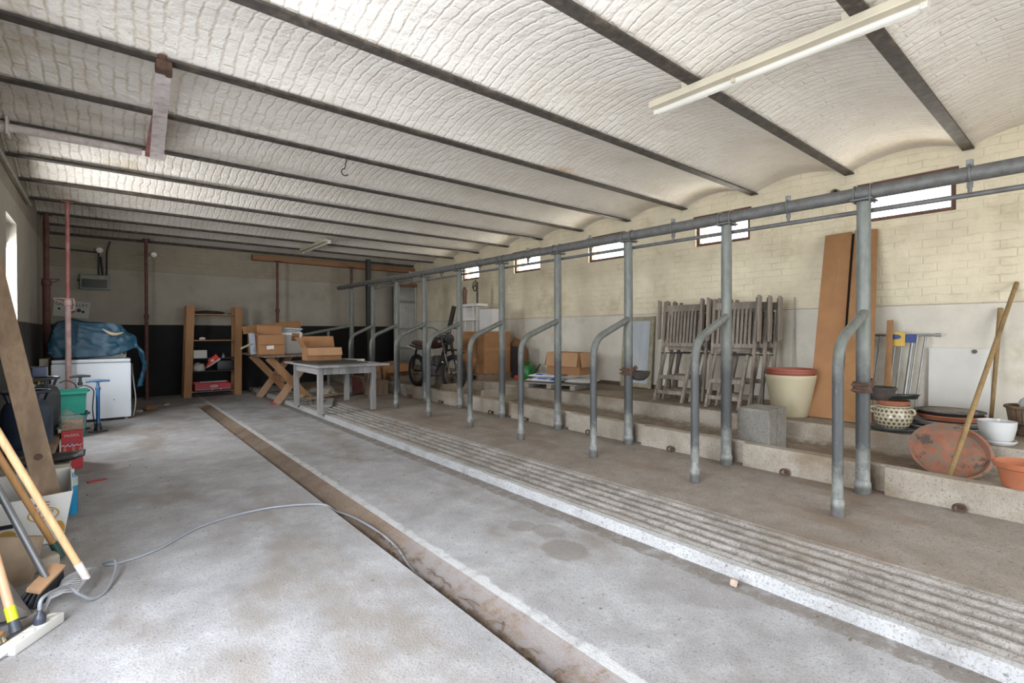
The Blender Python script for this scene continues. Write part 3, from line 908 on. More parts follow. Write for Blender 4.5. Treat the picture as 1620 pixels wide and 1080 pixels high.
MB().tube([(-0.31, YB - 0.07, 2.235), (-0.345, YB - 0.07, 2.235)], 0.018, 8).build('gland', BLACKPL, r)
def cable(name, pts, rad, mat, label, cat='cable', fil=0.05):
    return tag(MB().tube(fillet(pts, fil), rad, 8).build(name, mat, smooth=True), label, cat)
cable('cable', [(-0.04, YB - 0.03, 2.35), (-0.04, YB - 0.03, 2.74), (-0.035, YB - 0.03, 2.77), (-0.72, YB - 0.03, 2.80)], 0.014, BLACKPL, 'black cable from the fuse box running left toward the corner')
cable('cable', [(0.02, YB - 0.03, 2.35), (-0.01, YB - 0.03, 2.7)], 0.018, BLACKPL, 'short black cable between fuse box and bulkhead lamp')
cable('cable', [(0.075, YB - 0.03, 2.35), (0.08, YB - 0.03, 2.82), (0.13, YB - 0.03, 3.0)], 0.014, BLACKPL, 'black cable rising from the fuse box to the ceiling', fil=0.1)
CHROME = M('silvered reflector', (0.72, 0.66, 0.62), 0.12, 0.9, 0.05, 5, 0)
def spot(x, y, z, label):
    r = thing('spot_lamp', (x, y, z), label, 'lamp', group='reflector lamps')
    rot = Vector((-0.05, -1, -0.25)).to_track_quat('Z', 'Y').to_matrix()
    MB().lathe([(0.018, -0.10), (0.03, -0.07), (0.052, -0.02), (0.056, 0.0)], (x, y, z), 20, rot).build('bulb_reflector', CHROME, r, smooth=True)
    MB().lathe([(0.056, 0.0), (0.045, 0.016), (0.001, 0.024)], (x, y, z), 20, rot).build('bulb_face', M('frosted bulb face', (0.74, 0.66, 0.62), 0.25, 0, 0.03, 5, 0), r, smooth=True)
    MB().lathe([(0.022, -0.15), (0.024, -0.09)], (x, y, z), 16, rot).build('holder', BLACKPL, r, smooth=True)
spot(-0.03, YB - 0.17, 2.80, 'reflector lamp above the fuse box on the back wall')
spot(0.79, YB - 0.17, 2.795, 'reflector lamp beside the rusty prop on the back wall')
# sign
r = thing('sign_board', (-0.43, YB - 0.02, 1.56), 'white board with black lettering behind the red prop, above the blue tarpaulin', 'sign')
ex = Vector((1, 0, -0.10)).normalized(); ey = Vector((0.10, 0, 1)).normalized()
c = Vector((-0.425, YB - 0.03, 1.70))
Rm = Matrix((ex, (0, 1, 0), ey)).transposed()
MB().box(c, (0.50, 0.012, 0.30), Rm, 0.002).build('board', M('off-white board', (0.46, 0.45, 0.41), 0.7, 0, 0.05, 4, 0), r)
INK = M('black ink', (0.012, 0.012, 0.012), 0.6, 0, 0.05, 4, 0)
text_obj('lettering', 'GO', 0.095, c - ex * 0.155 + ey * 0.085 + Vector((0, -0.008, 0)), ex, ey, INK, r)
text_obj('lettering', 'VALLEY', 0.082, c + ex * 0.085 + ey * 0.085 + Vector((0, -0.008, 0)), ex, ey, INK, r)
for (dx, dz, sx, sz) in ((-0.17, -0.01, 0.02, 0.025), (0.10, -0.01, 0.035, 0.04), (0.16, -0.03, 0.025, 0.02)):
    MB().lathe([(sx, 0), (sx, 0.002)], c + ex * dx + ey * dz + Vector((0, -0.006, 0)), 7, Vector((0, -1, 0)).to_track_quat('Z', 'Y').to_matrix()).build('painted_motif', INK, r)
MB().lathe([(0.05, 0), (0.05, 0.002)], c + ex * 0.02 + ey * -0.04 + Vector((0, -0.0055, 0)), 3, Vector((0, -1, 0)).to_track_quat('Z', 'Y').to_matrix()).build('painted_motif', M('orange-red paint', (0.45, 0.08, 0.03), 0.6, 0, 0.1, 5, 0), r)

# ================================================================== things along the left wall
def open_box(name, o, dims, mat, label, cat='box', rz=0, flaps=(30, 30, 30, 30), fl=None, group=None, t=0.006, inner=None):
    """open carton standing at o; flaps = (front, back, left, right) opening angle from vertical, None = no flap"""
    w_, d_, h_ = dims
    r = thing(name, o, label, cat, rz, group)
    mb = MB()
    mb.box((0, 0, t / 2), (w_, d_, t))
    for sy in (-1, 1): mb.box((0, sy * (d_ - t) / 2, h_ / 2), (w_, t, h_))
    for sx in (-1, 1): mb.box((sx * (w_ - t) / 2, 0, h_ / 2), (t, d_ - 2 * t, h_))
    mb.build('carton', mat, r, world=False)
    L = fl or d_ / 2
    for k, a in enumerate(flaps):
        if a is None: continue
        a = R(a)
        mb = MB()
        if k < 2:
            s = -1 if k == 0 else 1
            p = Vector((0, s * d_ / 2, h_)); q = p + Vector((0, s * math.sin(a) * L, math.cos(a) * L))
            mb.bar(p + (q - p) * 0.02, q, w_ - 0.01, t, up=(0, s * math.cos(a), -s * s * math.sin(a) if False else 0.001))
        else:
            s = -1 if k == 2 else 1
            p = Vector((s * w_ / 2, 0, h_)); q = p + Vector((s * math.sin(a) * L, 0, math.cos(a) * L))
            mb.bar(p + (q - p) * 0.02, q, d_ - 0.01, t, up=(s, 0, 0.001))
        mb.build('flap', mat, r, world=False)
    return r

# --- chest freezer, tarpaulin and what is under it
FY = 9.22
fz = thing('chest_freezer', (-0.107, FY + 0.33, 0), 'white chest freezer with closed lid under a blue tarpaulin at back left', 'freezer')
MB().box((-0.107, FY + 0.33, 0.435), (0.87, 0.66, 0.80), bev=0.018).build('body', WHITE, fz, smooth=True)
MB().box((-0.107, FY + 0.325, 0.868), (0.86, 0.66, 0.05), bev=0.016).build('lid', WHITE, fz, smooth=True)
MB().box((-0.107, FY + 0.33, 0.839), (0.84, 0.63, 0.010)).build('seal', M('grey rubber', (0.25, 0.26, 0.27), 0.6, 0, 0.1, 5, 0), fz)
for x in (-0.48, 0.27): MB().lathe([(0.025, 0), (0.025, 0.04)], (x, FY + 0.06, 0.0), 12).build('foot', M('grey rubber', (0.25, 0.26, 0.27)), fz, smooth=True)
MB().box((0.13, FY - 0.001, 0.30), (0.02, 0.006, 0.014)).build('badge', M('grey rubber', (0.25, 0.26, 0.27)), fz)
cable('power_lead', [(0.36, FY + 0.5, 0.78), (0.355, FY + 0.2, 0.62), (0.39, FY + 0.1, 0.25), (0.36, FY + 0.2, 0.02)], 0.008, WHITEPL, 'pale lead hanging down the right side of the freezer', fil=0.12)
mb = MB().box((-0.63, FY + 0.5, 0.455), (0.10, 0.35, 0.90), bev=0.01)
tag(mb.build('beige_cabinet', M('beige enamel', (0.52, 0.47, 0.34), 0.6, 0, 0.1, 5, 0)), 'narrow beige cabinet wedged between freezer and left wall', 'cabinet')
tag(MB().box((-0.39, FY + 0.38, 1.085), (0.26, 0.40, 0.38), bev=0.01).build('old_carton', M('dull brown carton', (0.13, 0.085, 0.055), 0.9, 0, 0.2, 5, 0.1)), 'dull brown carton on the freezer lid, half under the tarpaulin', 'box')
r = thing('plastic_crate', (0.10, FY + 0.36, 0.894), 'pale plastic crate on the freezer lid under the tarpaulin', 'crate')
MB().box((0.07, FY + 0.36, 0.985), (0.42, 0.38, 0.18), bev=0.012).build('crate_body', M('grey-white crate', (0.50, 0.50, 0.47), 0.5, 0, 0.1, 8, 0), r)
MB().box((0.255, FY + 0.165, 1.0), (0.035, 0.008, 0.10), bev=0.003).build('handle_slot', BLACKPL, r)
MB().box((0.205, FY + 0.168, 1.0), (0.02, 0.006, 0.12), bev=0.003).build('side_panel', M('pale green print', (0.22, 0.30, 0.20), 0.6, 0, 0.2, 20, 0), r)
TARP = M('blue tarpaulin', (0.004, 0.050, 0.092), 0.5, 0, 0.25, 5, 0.35, 26)
prof_top = [(-0.56, 0.98), (-0.55, 1.25), (-0.50, 1.395), (-0.36, 1.435), (-0.15, 1.405), (0.08, 1.40), (0.22, 1.36), (0.33, 1.23), (0.42, 1.06), (0.50, 0.88), (0.515, 0.76), (0.47, 0.62), (0.44, 0.46)]
def lerp_prof(pr, u):
    s = u * (len(pr) - 1)
    i = min(int(s), len(pr) - 2)
    f = s - i
    return tuple(a + (b - a) * f for a, b in zip(pr[i], pr[i + 1]))
def tarp_pt(u, v):
    x, z = lerp_prof(prof_top, u)
    hang = max(0.0, min(1.0, (u - 0.55) / 0.2))
    yb, yf = FY + 0.62, FY + 0.10 - 0.02 * hang
    if v < 0.45:
        y = yb + (yf - yb) * (v / 0.45)
        zz = z + 0.03 * math.sin(v * 5 + u * 6)
    else:
        k = (v - 0.45) / 0.55
        lo = 0.915 + 0.10 * max(0, math.sin((u - 0.42) * 9)) * (1 - hang)
        base = min(z, lo) if hang < 0.5 else z - 0.02
        zz = z + (base - z) * (k ** 1.2) * (1 - hang * 0.9)
        y = yf - 0.05 * math.sin(k * PI * 0.5) - 0.05 * k * (1 - hang) + 0.16 * hang * k
        x = x + 0.02 * math.sin(k * 7 + u * 13) - 0.03 * hang * k
    p = Vector((x, y, zz))
    a = noise.noise(p * 7) * 0.035 + noise.noise(p * 17 + Vector((3, 1, 2))) * 0.016 + abs(noise.noise(p * 11 + Vector((8, 0, 0)))) * 0.03
    q = p + Vector((a * 0.6, -abs(a) * 1.0, a * 0.5))
    if q.z < 0.905 and q.x < 0.34: q.z = 0.905
    if q.z < 0.92 and q.x < 0.36: q.x = max(q.x, 0.345) if u > 0.7 else q.x
    return q
mb = MB().grid(72, 44, tarp_pt)
o = mb.build('tarpaulin', TARP, smooth=True)
md = o.modifiers.new('thickness', 'SOLIDIFY'); md.thickness = 0.004; md.offset = 1
tag(o, 'crumpled blue tarpaulin thrown over the things on the chest freezer', 'tarpaulin')
# torn slit showing pale foam
fo = MB()
sl = []
for i in range(13):
    k = i / 12
    sl.append((0.005 + 0.235 * k, FY - 0.055 - 0.01 * math.sin(k * PI), 1.325 - 0.05 * k - 0.05 * math.sin(k * PI) ** 1.0))
fo.tube(sl, [0.004 + 0.020 * math.sin(PI * i / 12) for i in range(13)], 8)
tag(fo.build('torn_foam_edge', M('cream foam', (0.42, 0.35, 0.23), 0.9, 0, 0.15, 20, 0.2), o, smooth=True), 'cream foam edge in a tear')

# --- green crates and pumps
GREEN = M('green plastic', (0.006, 0.20, 0.145), 0.45, 0, 0.10, 6, 0.03)
GREENDK = M('dark green plastic', (0.004, 0.10, 0.085), 0.5, 0, 0.12, 6, 0.03)
def crate(z, mat, label, hollow):
    x0, x1, y0, y1, h = -0.50, -0.15, 7.95, 8.40, 0.275
    r = thing('green_crate', ((x0 + x1) / 2, (y0 + y1) / 2, z), label, 'crate', group='stacked green crates')
    cx, cy, t = (x0 + x1) / 2, (y0 + y1) / 2, 0.008
    mb = MB()
    def loop(s, zz): return [(cx + a * (x1 - x0) / 2 * s, cy + b * (y1 - y0) / 2 * s, zz) for a, b in ((-1, -1), (1, -1), (1, 1), (-1, 1))]
    rings = [loop(0.90, z), loop(0.975, z + h), loop(0.94, z + h), loop(0.87, z + 0.012)]
    vs = [p for L in rings for p in L]
    fs = [(k * 4 + i, k * 4 + (i + 1) % 4, (k + 1) * 4 + (i + 1) % 4, (k + 1) * 4 + i) for k in range(3) for i in range(4)] + [(3, 2, 1, 0), (12, 13, 14, 15)]
    mb.add(vs, fs).build('tub', mat, r)
    mb = MB()
    rim = [loop(0.965, z + h - 0.028), loop(1.03, z + h - 0.028), loop(1.03, z + h), loop(0.965, z + h)]
    vs = [p for L in rim for p in L]
    mb.add(vs, [(k * 4 + i, k * 4 + (i + 1) % 4, ((k + 1) % 4) * 4 + (i + 1) % 4, ((k + 1) % 4) * 4 + i) for k in range(4) for i in range(4)])
    mb.build('rim', mat, r)
    MB().box((cx + 0.19, cy, z + h - 0.01), (0.03, 0.13, 0.022), bev=0.006).build('handle', GREENDK, r)
    if hollow: MB().box((x1 + 0.002 - 0.012, y0 + 0.2, z + 0.14), (0.004, 0.22, 0.16)).build('side_label', M('greyish label', (0.42, 0.47, 0.44), 0.7, 0, 0.15, 30, 0), r)
crate(0.0, GREENDK, 'lower dark green plastic crate, beneath the brighter one', False)
crate(0.285, GREEN, 'upper bright green plastic crate of the stack before the freezer', True)
def pump(x, y, h, barrel, handle, label, w_=0.24):
    r = thing('bicycle_pump', (x, y, 0), label, 'bicycle pump', group='standing bicycle pumps')
    MB().box((x, y, 0.012), (0.20, 0.06, 0.018), bev=0.006).build('foot_base', BLACKPL, r)
    MB().lathe([(0.045, 0.02), (0.040, 0.06), (0.026, 0.115)], (x, y, 0), 16).build('barrel_socket', BLACKPL, r, smooth=True)
    MB().tube([(x, y, 0.10), (x, y, h - 0.11)], 0.021, 16).build('barrel', barrel, r, smooth=True)
    MB().lathe([(0.026, h - 0.12), (0.028, h - 0.085), (0.018, h - 0.075), (0.016, h - 0.02)], (x, y, 0), 16).build('top_collar', handle, r, smooth=True)
    MB().tube([(x - w_ / 2, y, h - 0.008), (x - w_ / 4, y, h), (x, y, h), (x + w_ / 4, y, h), (x + w_ / 2, y, h - 0.004)], [0.014, 0.016, 0.021, 0.016, 0.014], 12).build('handle', handle, r, smooth=True)
    MB().tube(fillet([(x - 0.03, y - 0.03, 0.06), (x - 0.055, y - 0.035, 0.3), (x - 0.035, y - 0.03, h - 0.1), (x - 0.13, y - 0.03, h - 0.04), (x - 0.20, y - 0.02, h - 0.075)], 0.09, 8), 0.0065, 8).build('hose', BLACKPL, r, smooth=True)
PUMPB = M('blue pump paint', (0.02, 0.12, 0.33), 0.35, 0.1, 0.08, 6, 0)
pump(-0.045, 8.27, 0.655, PUMPB, M('dull blue plastic', (0.06, 0.12, 0.22), 0.5, 0, 0.1, 6, 0), 'blue bicycle floor pump standing before the freezer')
pump(-0.225, 8.62, 0.70, WHITEPL, M('charcoal plastic', (0.03, 0.04, 0.045), 0.5, 0, 0.1, 6, 0), 'bicycle floor pump with white barrel and charcoal handle, standing behind the green crates', 0.21)

# --- gas bottles on a low bench
GASB = M('navy gas bottle paint', (0.018, 0.030, 0.055), 0.5, 0.1, 0.3, 6, 0.08, 50, dirt=(0.06, 0.07, 0.09), dirt_amt=0.6)
GASG = M('charcoal gas bottle paint', (0.035, 0.042, 0.048), 0.5, 0.1, 0.3, 6, 0.08, 50, dirt=(0.08, 0.085, 0.09), dirt_amt=0.6)
r = thing('low_bench', (-0.50, 5.75, 0), 'low rough bench under the gas bottles by the left wall', 'bench')
MB().box((-0.51, 5.78, 0.285), (0.405, 1.78, 0.05), bev=0.006).build('seat_board', WOODOLD, r)
for y in (5.0, 6.5): MB().box((-0.505, y, 0.13), (0.36, 0.05, 0.26)).build('leg', WOODOLD, r)
def gas_bottle(x, y, z, h, mat, label, rad=0.152):
    r = thing('gas_bottle', (x, y, z), label, 'gas bottle', group='gas bottles on the low bench')
    prof = [(rad * 0.86, 0.0), (rad * 0.86, 0.035), (rad * 0.80, 0.05), (rad * 0.95, 0.075), (rad, 0.11), (rad, h - 0.20), (rad * 0.97, h - 0.15), (rad * 0.84, h - 0.10), (rad * 0.55, h - 0.072), (0.03, h - 0.065)]
    MB().lathe(prof, (x, y, z), 36).build('tank', mat, r, smooth=True)
    mb = MB().ring((x, y, z + h - 0.012), (0, 0, 1), rad * 0.92, 0.011, 36, 8)
    for k in range(4):
        a = k * PI / 2 + 0.5
        mb.bar((x + rad * 0.72 * math.cos(a), y + rad * 0.72 * math.sin(a), z + h - 0.10), (x + rad * 0.91 * math.cos(a), y + rad * 0.91 * math.sin(a), z + h - 0.015), 0.035, 0.008, up=(math.cos(a), math.sin(a), 0))
    mb.build('guard_ring', mat, r, smooth=True)
    mb = MB().lathe([(0.022, h - 0.068), (0.022, h - 0.045), (0.014, h - 0.04), (0.014, h - 0.02)], (x, y, z), 14)
    mb.tube([(x - 0.05, y, z + h - 0.035), (x + 0.05, y, z + h - 0.035)], 0.012, 10)
    mb.build('valve', M('dull brass', (0.22, 0.17, 0.08), 0.4, 0.7, 0.2, 8, 0), r, smooth=True)
gas_bottle(-0.463, 5.50, 0.31, 0.50, GASB, 'navy gas bottle nearest the camera, beside the leaning plank')
gas_bottle(-0.458, 6.38, 0.31, 0.545, GASG, 'charcoal gas bottle behind the navy one, with a small dark tin on top')
tag(MB().box((-0.45, 6.36, 0.905), (0.105, 0.09, 0.10), bev=0.006).build('small_tin', M('dark blue tin', (0.012, 0.018, 0.045), 0.2, 0.3, 0.2, 6, 0)), 'small dark blue tin standing on the rear gas bottle', 'tin')
bpy.context.view_layer.update()

# --- red drinks pack with plastic bag
r = thing('drinks_pack', (-0.222, 6.30, 0), 'red cardboard drinks pack wrapped in a clear plastic bag beside the gas bottles', 'drinks pack')
x0, x1, y0, y1 = -0.296, -0.148, 6.16, 6.46
MB().box(((x0 + x1) / 2, (y0 + y1) / 2, 0.18), (x1 - x0, y1 - y0, 0.36), bev=0.006).build('red_carton', RED, r)
MB().box(((x0 + x1) / 2, (y0 + y1) / 2, 0.39), (x1 - x0 - 0.004, y1 - y0 - 0.004, 0.06), bev=0.006).build('brown_tray', CARDDK, r)
text_obj('lettering', '24x25CL', 0.030, ((x0 + x1) / 2, y0 - 0.003, 0.315), (1, 0, 0), (0, 0, 1), PAPER, r)
wv = MB()
pts = [(x0 + 0.004 + (x1 - x0 - 0.008) * i / 16, y0 - 0.005, 0.222 + 0.008 * math.sin(i * 1.7) + 0.004 * math.sin(i * 4.1)) for i in range(17)]
wv.tube(pts, 0.005, 6)
wv.build('printed_wave', PAPER, r)
for i, x in enumerate((-0.275, -0.215, -0.165)):
    MB().lathe([(0.013, 0), (0.016, 0.03), (0.006, 0.055)], (x, y0 - 0.002, 0.155), 10).build('printed_bottle', M('pale red print', (0.55, 0.16, 0.15), 0.5, 0, 0.2, 20, 0), r)
MB().lathe([(0.010, 0), (0.010, 0.003)], (-0.222, y0 - 0.002, 0.245), 12, Vector((0, -1, 0)).to_track_quat('Z', 'Y').to_matrix()).build('blue_emblem', M('blue print', (0.04, 0.10, 0.40), 0.5, 0, 0.1, 5, 0), r)
FILM = film_material('clear plastic film', (0.62, 0.63, 0.62), 0.22)
def bag_pt(u, v):
    a = u * 2 * PI
    k = v
    sx, sy = 0.086, 0.162
    sq = 1 / max(abs(math.cos(a)), abs(math.sin(a)))
    sq = min(sq, 1.25)
    top = 0.56 - 0.08 * (math.cos(a) * 0.5 + 0.5)
    z = 0.37 + (top - 0.37) * k
    s = 1.0 - 0.65 * max(0, (k - 0.55) / 0.45) ** 1.4
    p = Vector(((x0 + x1) / 2 + math.cos(a) * sx * sq * s, (y0 + y1) / 2 + math.sin(a) * sy * sq * s, z))
    q = noise.noise(p * 16) * 0.012 + abs(noise.noise(p * 30)) * 0.008
    return p + Vector((math.cos(a) * (abs(q) + 0.003), math.sin(a) * (abs(q) + 0.003), q * (1 if k > 0.4 else 0)))
mb = MB().grid(40, 18, bag_pt)
mb.build('plastic_bag', FILM, r, smooth=True)
tag(MB().bar((0.02, 5.55, 0.004), (-0.10, 5.50, 0.004), 0.045, 0.006).build('red_wrapper', RED), 'flat scrap of red and white wrapper lying on the floor', 'wrapper')

# --- pale board, black tray
tag(MB().box((-0.44, 4.78, 0.305), (0.52, 0.14, 0.07), bev=0.005).build('pale_board', M('pale dusty board', (0.36, 0.33, 0.27), 0.9, 0, 0.15, 7, 0.1)), 'pale dusty board lying in front of the gas bottles under a black tray', 'board')
bk = MB()
for x in (-0.62, -0.30): tag(MB().box((x, 4.78, 0.135), (0.10, 0.13, 0.27)).build('support_block', WOODOLD), 'rough block holding up the pale board at its ' + ('left' if x < -0.5 else 'right') + ' end', 'block', 'board supports')
def tray_pt(u, v):
    x = -0.46 + 0.36 * u; y = 4.72 + 0.26 * v
    e = max(abs(u - 0.5), abs(v - 0.5)) * 2
    return Vector((x, y, 0.347 + 0.025 * max(0, (e - 0.7) / 0.3) + 0.02 * (u - 0.5) + 0.006 * noise.noise(Vector((x * 14, y * 14, 0)))))
o = MB().grid(20, 14, tray_pt).build('black_tray', BLACKPL, smooth=True)
md = o.modifiers.new('thickness', 'SOLIDIFY'); md.thickness = 0.005; md.offset = 1
tag(o, 'black plastic tray lying on the pale board', 'tray')

# --- printed white box, bottle, plank
WBOX = M('white printed carton', (0.60, 0.59, 0.56), 0.6, 0, 0.05, 4, 0.03, dirt=(0.40, 0.36, 0.30), dirt_amt=0.3)
r = thing('printed_carton', (-0.385, 4.28, 0), 'open white produce carton with brown print standing by the plank foot', 'box')
A0, A1, A2, A3 = Vector((-0.62, 4.06, 0.004)), Vector((-0.19, 4.06, 0.004)), Vector((-0.19, 4.50, 0.004)), Vector((-0.62, 4.50, 0.004))
B0, B1, B2, B3 = Vector((-0.66, 4.00, 0.285)), Vector((-0.140, 3.99, 0.315)), Vector((-0.165, 4.52, 0.355)), Vector((-0.64, 4.52, 0.345))
def panel(mb, q, t):
    n_ = (q[1] - q[0]).cross(q[3] - q[0]).normalized() * t
    vs = q + [p + n_ for p in q]
    return mb.add(vs, [(0, 1, 2, 3), (7, 6, 5, 4), (0, 4, 5, 1), (1, 5, 6, 2), (2, 6, 7, 3), (3, 7, 4, 0)])
panel(MB(), [A0, A1, B1, B0], -0.006).build('front_panel', WBOX, r)
panel(MB(), [A2, A3, B3, B2], -0.006).build('back_panel', WBOX, r)
panel(MB(), [A1, A2, B2, B1], -0.006).build('side_panel', WBOX, r)
panel(MB(), [A3, A0, B0, B3], -0.006).build('side_panel', WBOX, r)
panel(MB(), [A0, A1, A2, A3], 0.006).build('bottom_panel', CARDDK, r)
ex = (A1 - A0).normalized(); ey = ((B0 + B1) / 2 - (A0 + A1) / 2).normalized(); nz = ex.cross(ey)
def onfront(x, s): # x metres from the right edge, s metres up the panel
    return A1 - ex * x + ey * s + nz * 0.002
BRN = M('brown print', (0.16, 0.07, 0.03), 0.6, 0, 0.1, 5, 0)
DKR = M('maroon print', (0.20, 0.03, 0.03), 0.6, 0, 0.1, 5, 0)
OCH = M('ochre print', (0.46, 0.27, 0.06), 0.6, 0, 0.15, 12, 0)
FB = Matrix((ex, ey, nz)).transposed()
mb = MB().lathe([(0.070, 0.0), (0.070, 0.002), (0.062, 0.002), (0.062, 0.0)], (0, 0, 0), 36, close=True)
mb2 = MB(); mb2.f = mb.f; mb2.v = [onfront(0.085, 0.195) + FB @ Vector((v.x, v.y * 0.66, v.z)) for v in mb.v]
mb2.build('printed_oval', OCH, r)
text_obj('lettering', 'tten', 0.040, onfront(0.075, 0.213), ex, ey, BRN, r, shear=0.2)
text_obj('lettering', "de's", 0.036, onfront(0.072, 0.178), ex, ey, BRN, r, shear=0.2)
mb = MB()
for k, (dx, l_) in enumerate(((0.0, 0.075), (0.004, 0.055), (0.012, 0.07))):
    mb.tube([onfront(0.135 - dx, 0.252 + k * 0.009), onfront(0.095 - dx, 0.259 + k * 0.008), onfront(0.135 - l_ - dx * 0.5, 0.252 + k * 0.009)], 0.0028, 6)
mb.build('printed_emblem', DKR, r)
text_obj('lettering', '16/02', 0.060, onfront(0.19, 0.045), ex, ey, BRN, r)
MB().box(onfront(0.215, 0.015) , (0.20, 0.05, 0.0015), FB).build('printed_band', OCH, r) if False else None
for (x, s, rr) in ((0.22, 0.098, 0.040), (0.005, 0.09, 0.028)):
    mb = MB().lathe([(rr, 0.0), (rr, 0.0015)], (0, 0, 0), 16)
    mb2 = MB(); mb2.f = mb.f; mb2.v = [onfront(x + rr * 0.5, s) + FB @ Vector((v.x, v.y * (0.8 if x > 0.1 else 1.8), v.z)) for v in mb.v]
    mb2.build('printed_potato', OCH, r)
MB().box(onfront(0.25, 0.155), (0.075, 0.026, 0.002), FB, 0.0008).build('hand_hole', BLACKPL, r)
tag(MB().box((-0.385, 4.28, 0.072), (0.36, 0.36, 0.118), bev=0.02).build('dark_bundle', M('dark cloth', (0.03, 0.03, 0.035), 0.9, 0, 0.3, 9, 0.3, 20)), 'dark bundle of cloth inside the white printed carton', 'bundle')
BLUEB = M('blue clear plastic', (0.02, 0.22, 0.42), 0.2, 0, 0.15, 10, 0)
r = thing('water_bottle', (-0.172, 4.64, 0), 'blue plastic bottle standing behind the white printed carton', 'bottle')
MB().lathe([(0.033, 0), (0.036, 0.01), (0.036, 0.22), (0.030, 0.255), (0.015, 0.29)], (-0.172, 4.64, 0), 18).build('body', BLUEB, r, smooth=True)
MB().lathe([(0.017, 0.29), (0.017, 0.315)], (-0.172, 4.64, 0), 14).build('cap', WHITEPL, r, smooth=True)
MB().lathe([(0.0365, 0.20), (0.0365, 0.26), (0.031, 0.262)], (-0.172, 4.64, 0), 18).build('label_band', M('pale grey-green label', (0.35, 0.42, 0.42), 0.5, 0, 0.1, 9, 0), r, smooth=True)
mb = MB().bar((-0.238, 4.15, 0.145), (-0.655, 4.835, 2.16), 0.118, 0.035, up=(0.1, -1, 0.3), bev=0.003)
pk = thing('rough_plank', (-0.238, 4.15, 0.135), '', '')
mb.build('board', wood('sawn pine plank', (0.22, 0.145, 0.09), (0.34, 0.24, 0.155), fine=35), pk)
kn = Vector((0.08, -0.935, 0.335)).normalized()
MB().lathe([(0.022, 0.0), (0.018, 0.0015)], Vector((-0.312, 4.267, 0.49)) + kn * 0.0172, 18, kn.to_track_quat('Z', 'Y').to_matrix()).build('knot', M('dark pine knot', (0.075, 0.040, 0.022), 0.7, 0, 0.2, 30, 0), pk)
tag(pk, 'long sawn plank with a knot leaning on the left wall out of the white carton', 'plank')

# --- brooms and tools in the near left corner
r = thing('leaf_rake', (-0.065, 3.21, 0.0), 'light wooden rake standing on wire tines at left foreground', 'rake')
MB().tube([(-0.072, 3.212, 0.075), (-0.70, 3.20, 1.66)], [0.0155, 0.0165], 16).build('handle', WOODHANDLE, r, smooth=True)
MB().tube([(-0.064, 3.213, 0.055), (-0.098, 3.212, 0.142)], [0.0160, 0.0175], 16).build('limewashed_end', PINKWHITE, r, smooth=True)
TIN = M('dull zinc', (0.36, 0.36, 0.36), 0.5, 0.5, 0.15, 12, 0)
MB().bar((-0.035, 3.345, 0.055), (-0.098, 3.085, 0.055), 0.018, 0.012, bev=0.002).build('head_bar', TIN, r)
for i in range(12):
    k = i / 11
    a = Vector((-0.036 - 0.062 * k, 3.34 - 0.25 * k, 0.055))
    b = a + Vector((-0.10 - 0.01 * math.sin(i), -0.015 + 0.012 * (k - 0.5), 0.0))
    MB().tube([a, (a + b) / 2 + Vector((0, 0, 0.012)), b, b + Vector((-0.018, -0.004, -0.045))], 0.0035, 6).build('tine', TIN, r, smooth=True)
r = thing('push_broom', (-0.21, 3.25, 0), 'broom with grey handle, bare wooden block and black bristles', 'broom')
MB().tube([(-0.213, 3.228, 0.105), (-0.70, 3.50, 1.36)], [0.0145, 0.0145], 16).build('handle', M('grey enamelled tube', (0.15, 0.155, 0.16), 0.35, 0.5, 0.1, 6, 0), r, smooth=True)
bx = Vector((0.10, 0.24, 0.035)).normalized()
bz = Vector((0.30, -0.22, 0.85)).normalized(); by = bz.cross(bx).normalized(); bz = bx.cross(by)
RB = Matrix((bx, by, bz)).transposed()
bc = Vector((-0.210, 3.235, 0.098))
MB().box(bc, (0.205, 0.060, 0.026), RB, 0.008).build('head_block', M('bare broom wood', (0.50, 0.30, 0.17), 0.7, 0, 0.1, 8, 0.05), r, smooth=True)
random.seed(5)
br = MB()
for i in range(16):
    for j in range(4):
        p = bc + bx * (-0.092 + 0.184 * i / 15) + by * (-0.022 + 0.044 * j / 3) - bz * 0.012
        q = p - bz * (0.072 + random.uniform(-0.006, 0.01)) + bx * ((i - 7.5) * 0.0025 + random.uniform(-0.004, 0.004)) + by * ((j - 1.5) * 0.012 + random.uniform(-0.004, 0.004))
        q.z = max(q.z, 0.004)
        br.tube([p, q], [0.006, 0.0085], 5)
tag(br.build('bristles', M('blue-black bristle', (0.025, 0.027, 0.033), 0.7, 0, 0.3, 60, 0.2), r), kind='stuff')
r = thing('hoe', (-0.20, 3.76, 0), 'brown wooden handle ending in a dark green ferrule, behind the rake', 'tool')
MB().tube([(-0.205, 3.762, 0.062), (-0.70, 3.75, 1.30)], 0.0165, 16).build('handle', WOODBROWN, r, smooth=True)
MB().tube([(-0.183, 3.762, 0.006), (-0.218, 3.762, 0.095)], 0.0195, 16).build('ferrule', M('dark green ferrule', (0.015, 0.06, 0.045), 0.5, 0, 0.2, 9, 0), r, smooth=True)
r = thing('shovel', (-0.29, 2.9, 0), 'flat shovel with a lime-yellow collar on its wooden handle, bottom left', 'shovel')
MB().tube([(-0.300, 2.93, 0.10), (-0.70, 3.66, 1.60)], 0.0165, 16).build('handle', M('pinkish wooden handle', (0.55, 0.33, 0.20), 0.5, 0, 0.08, 8, 0.02), r, smooth=True)
MB().tube([(-0.2915, 2.913, 0.068), (-0.3055, 2.938, 0.120)], 0.0185, 16).build('collar', M('lime-yellow plastic', (0.52, 0.56, 0.02), 0.4, 0, 0.05, 8, 0), r, smooth=True)
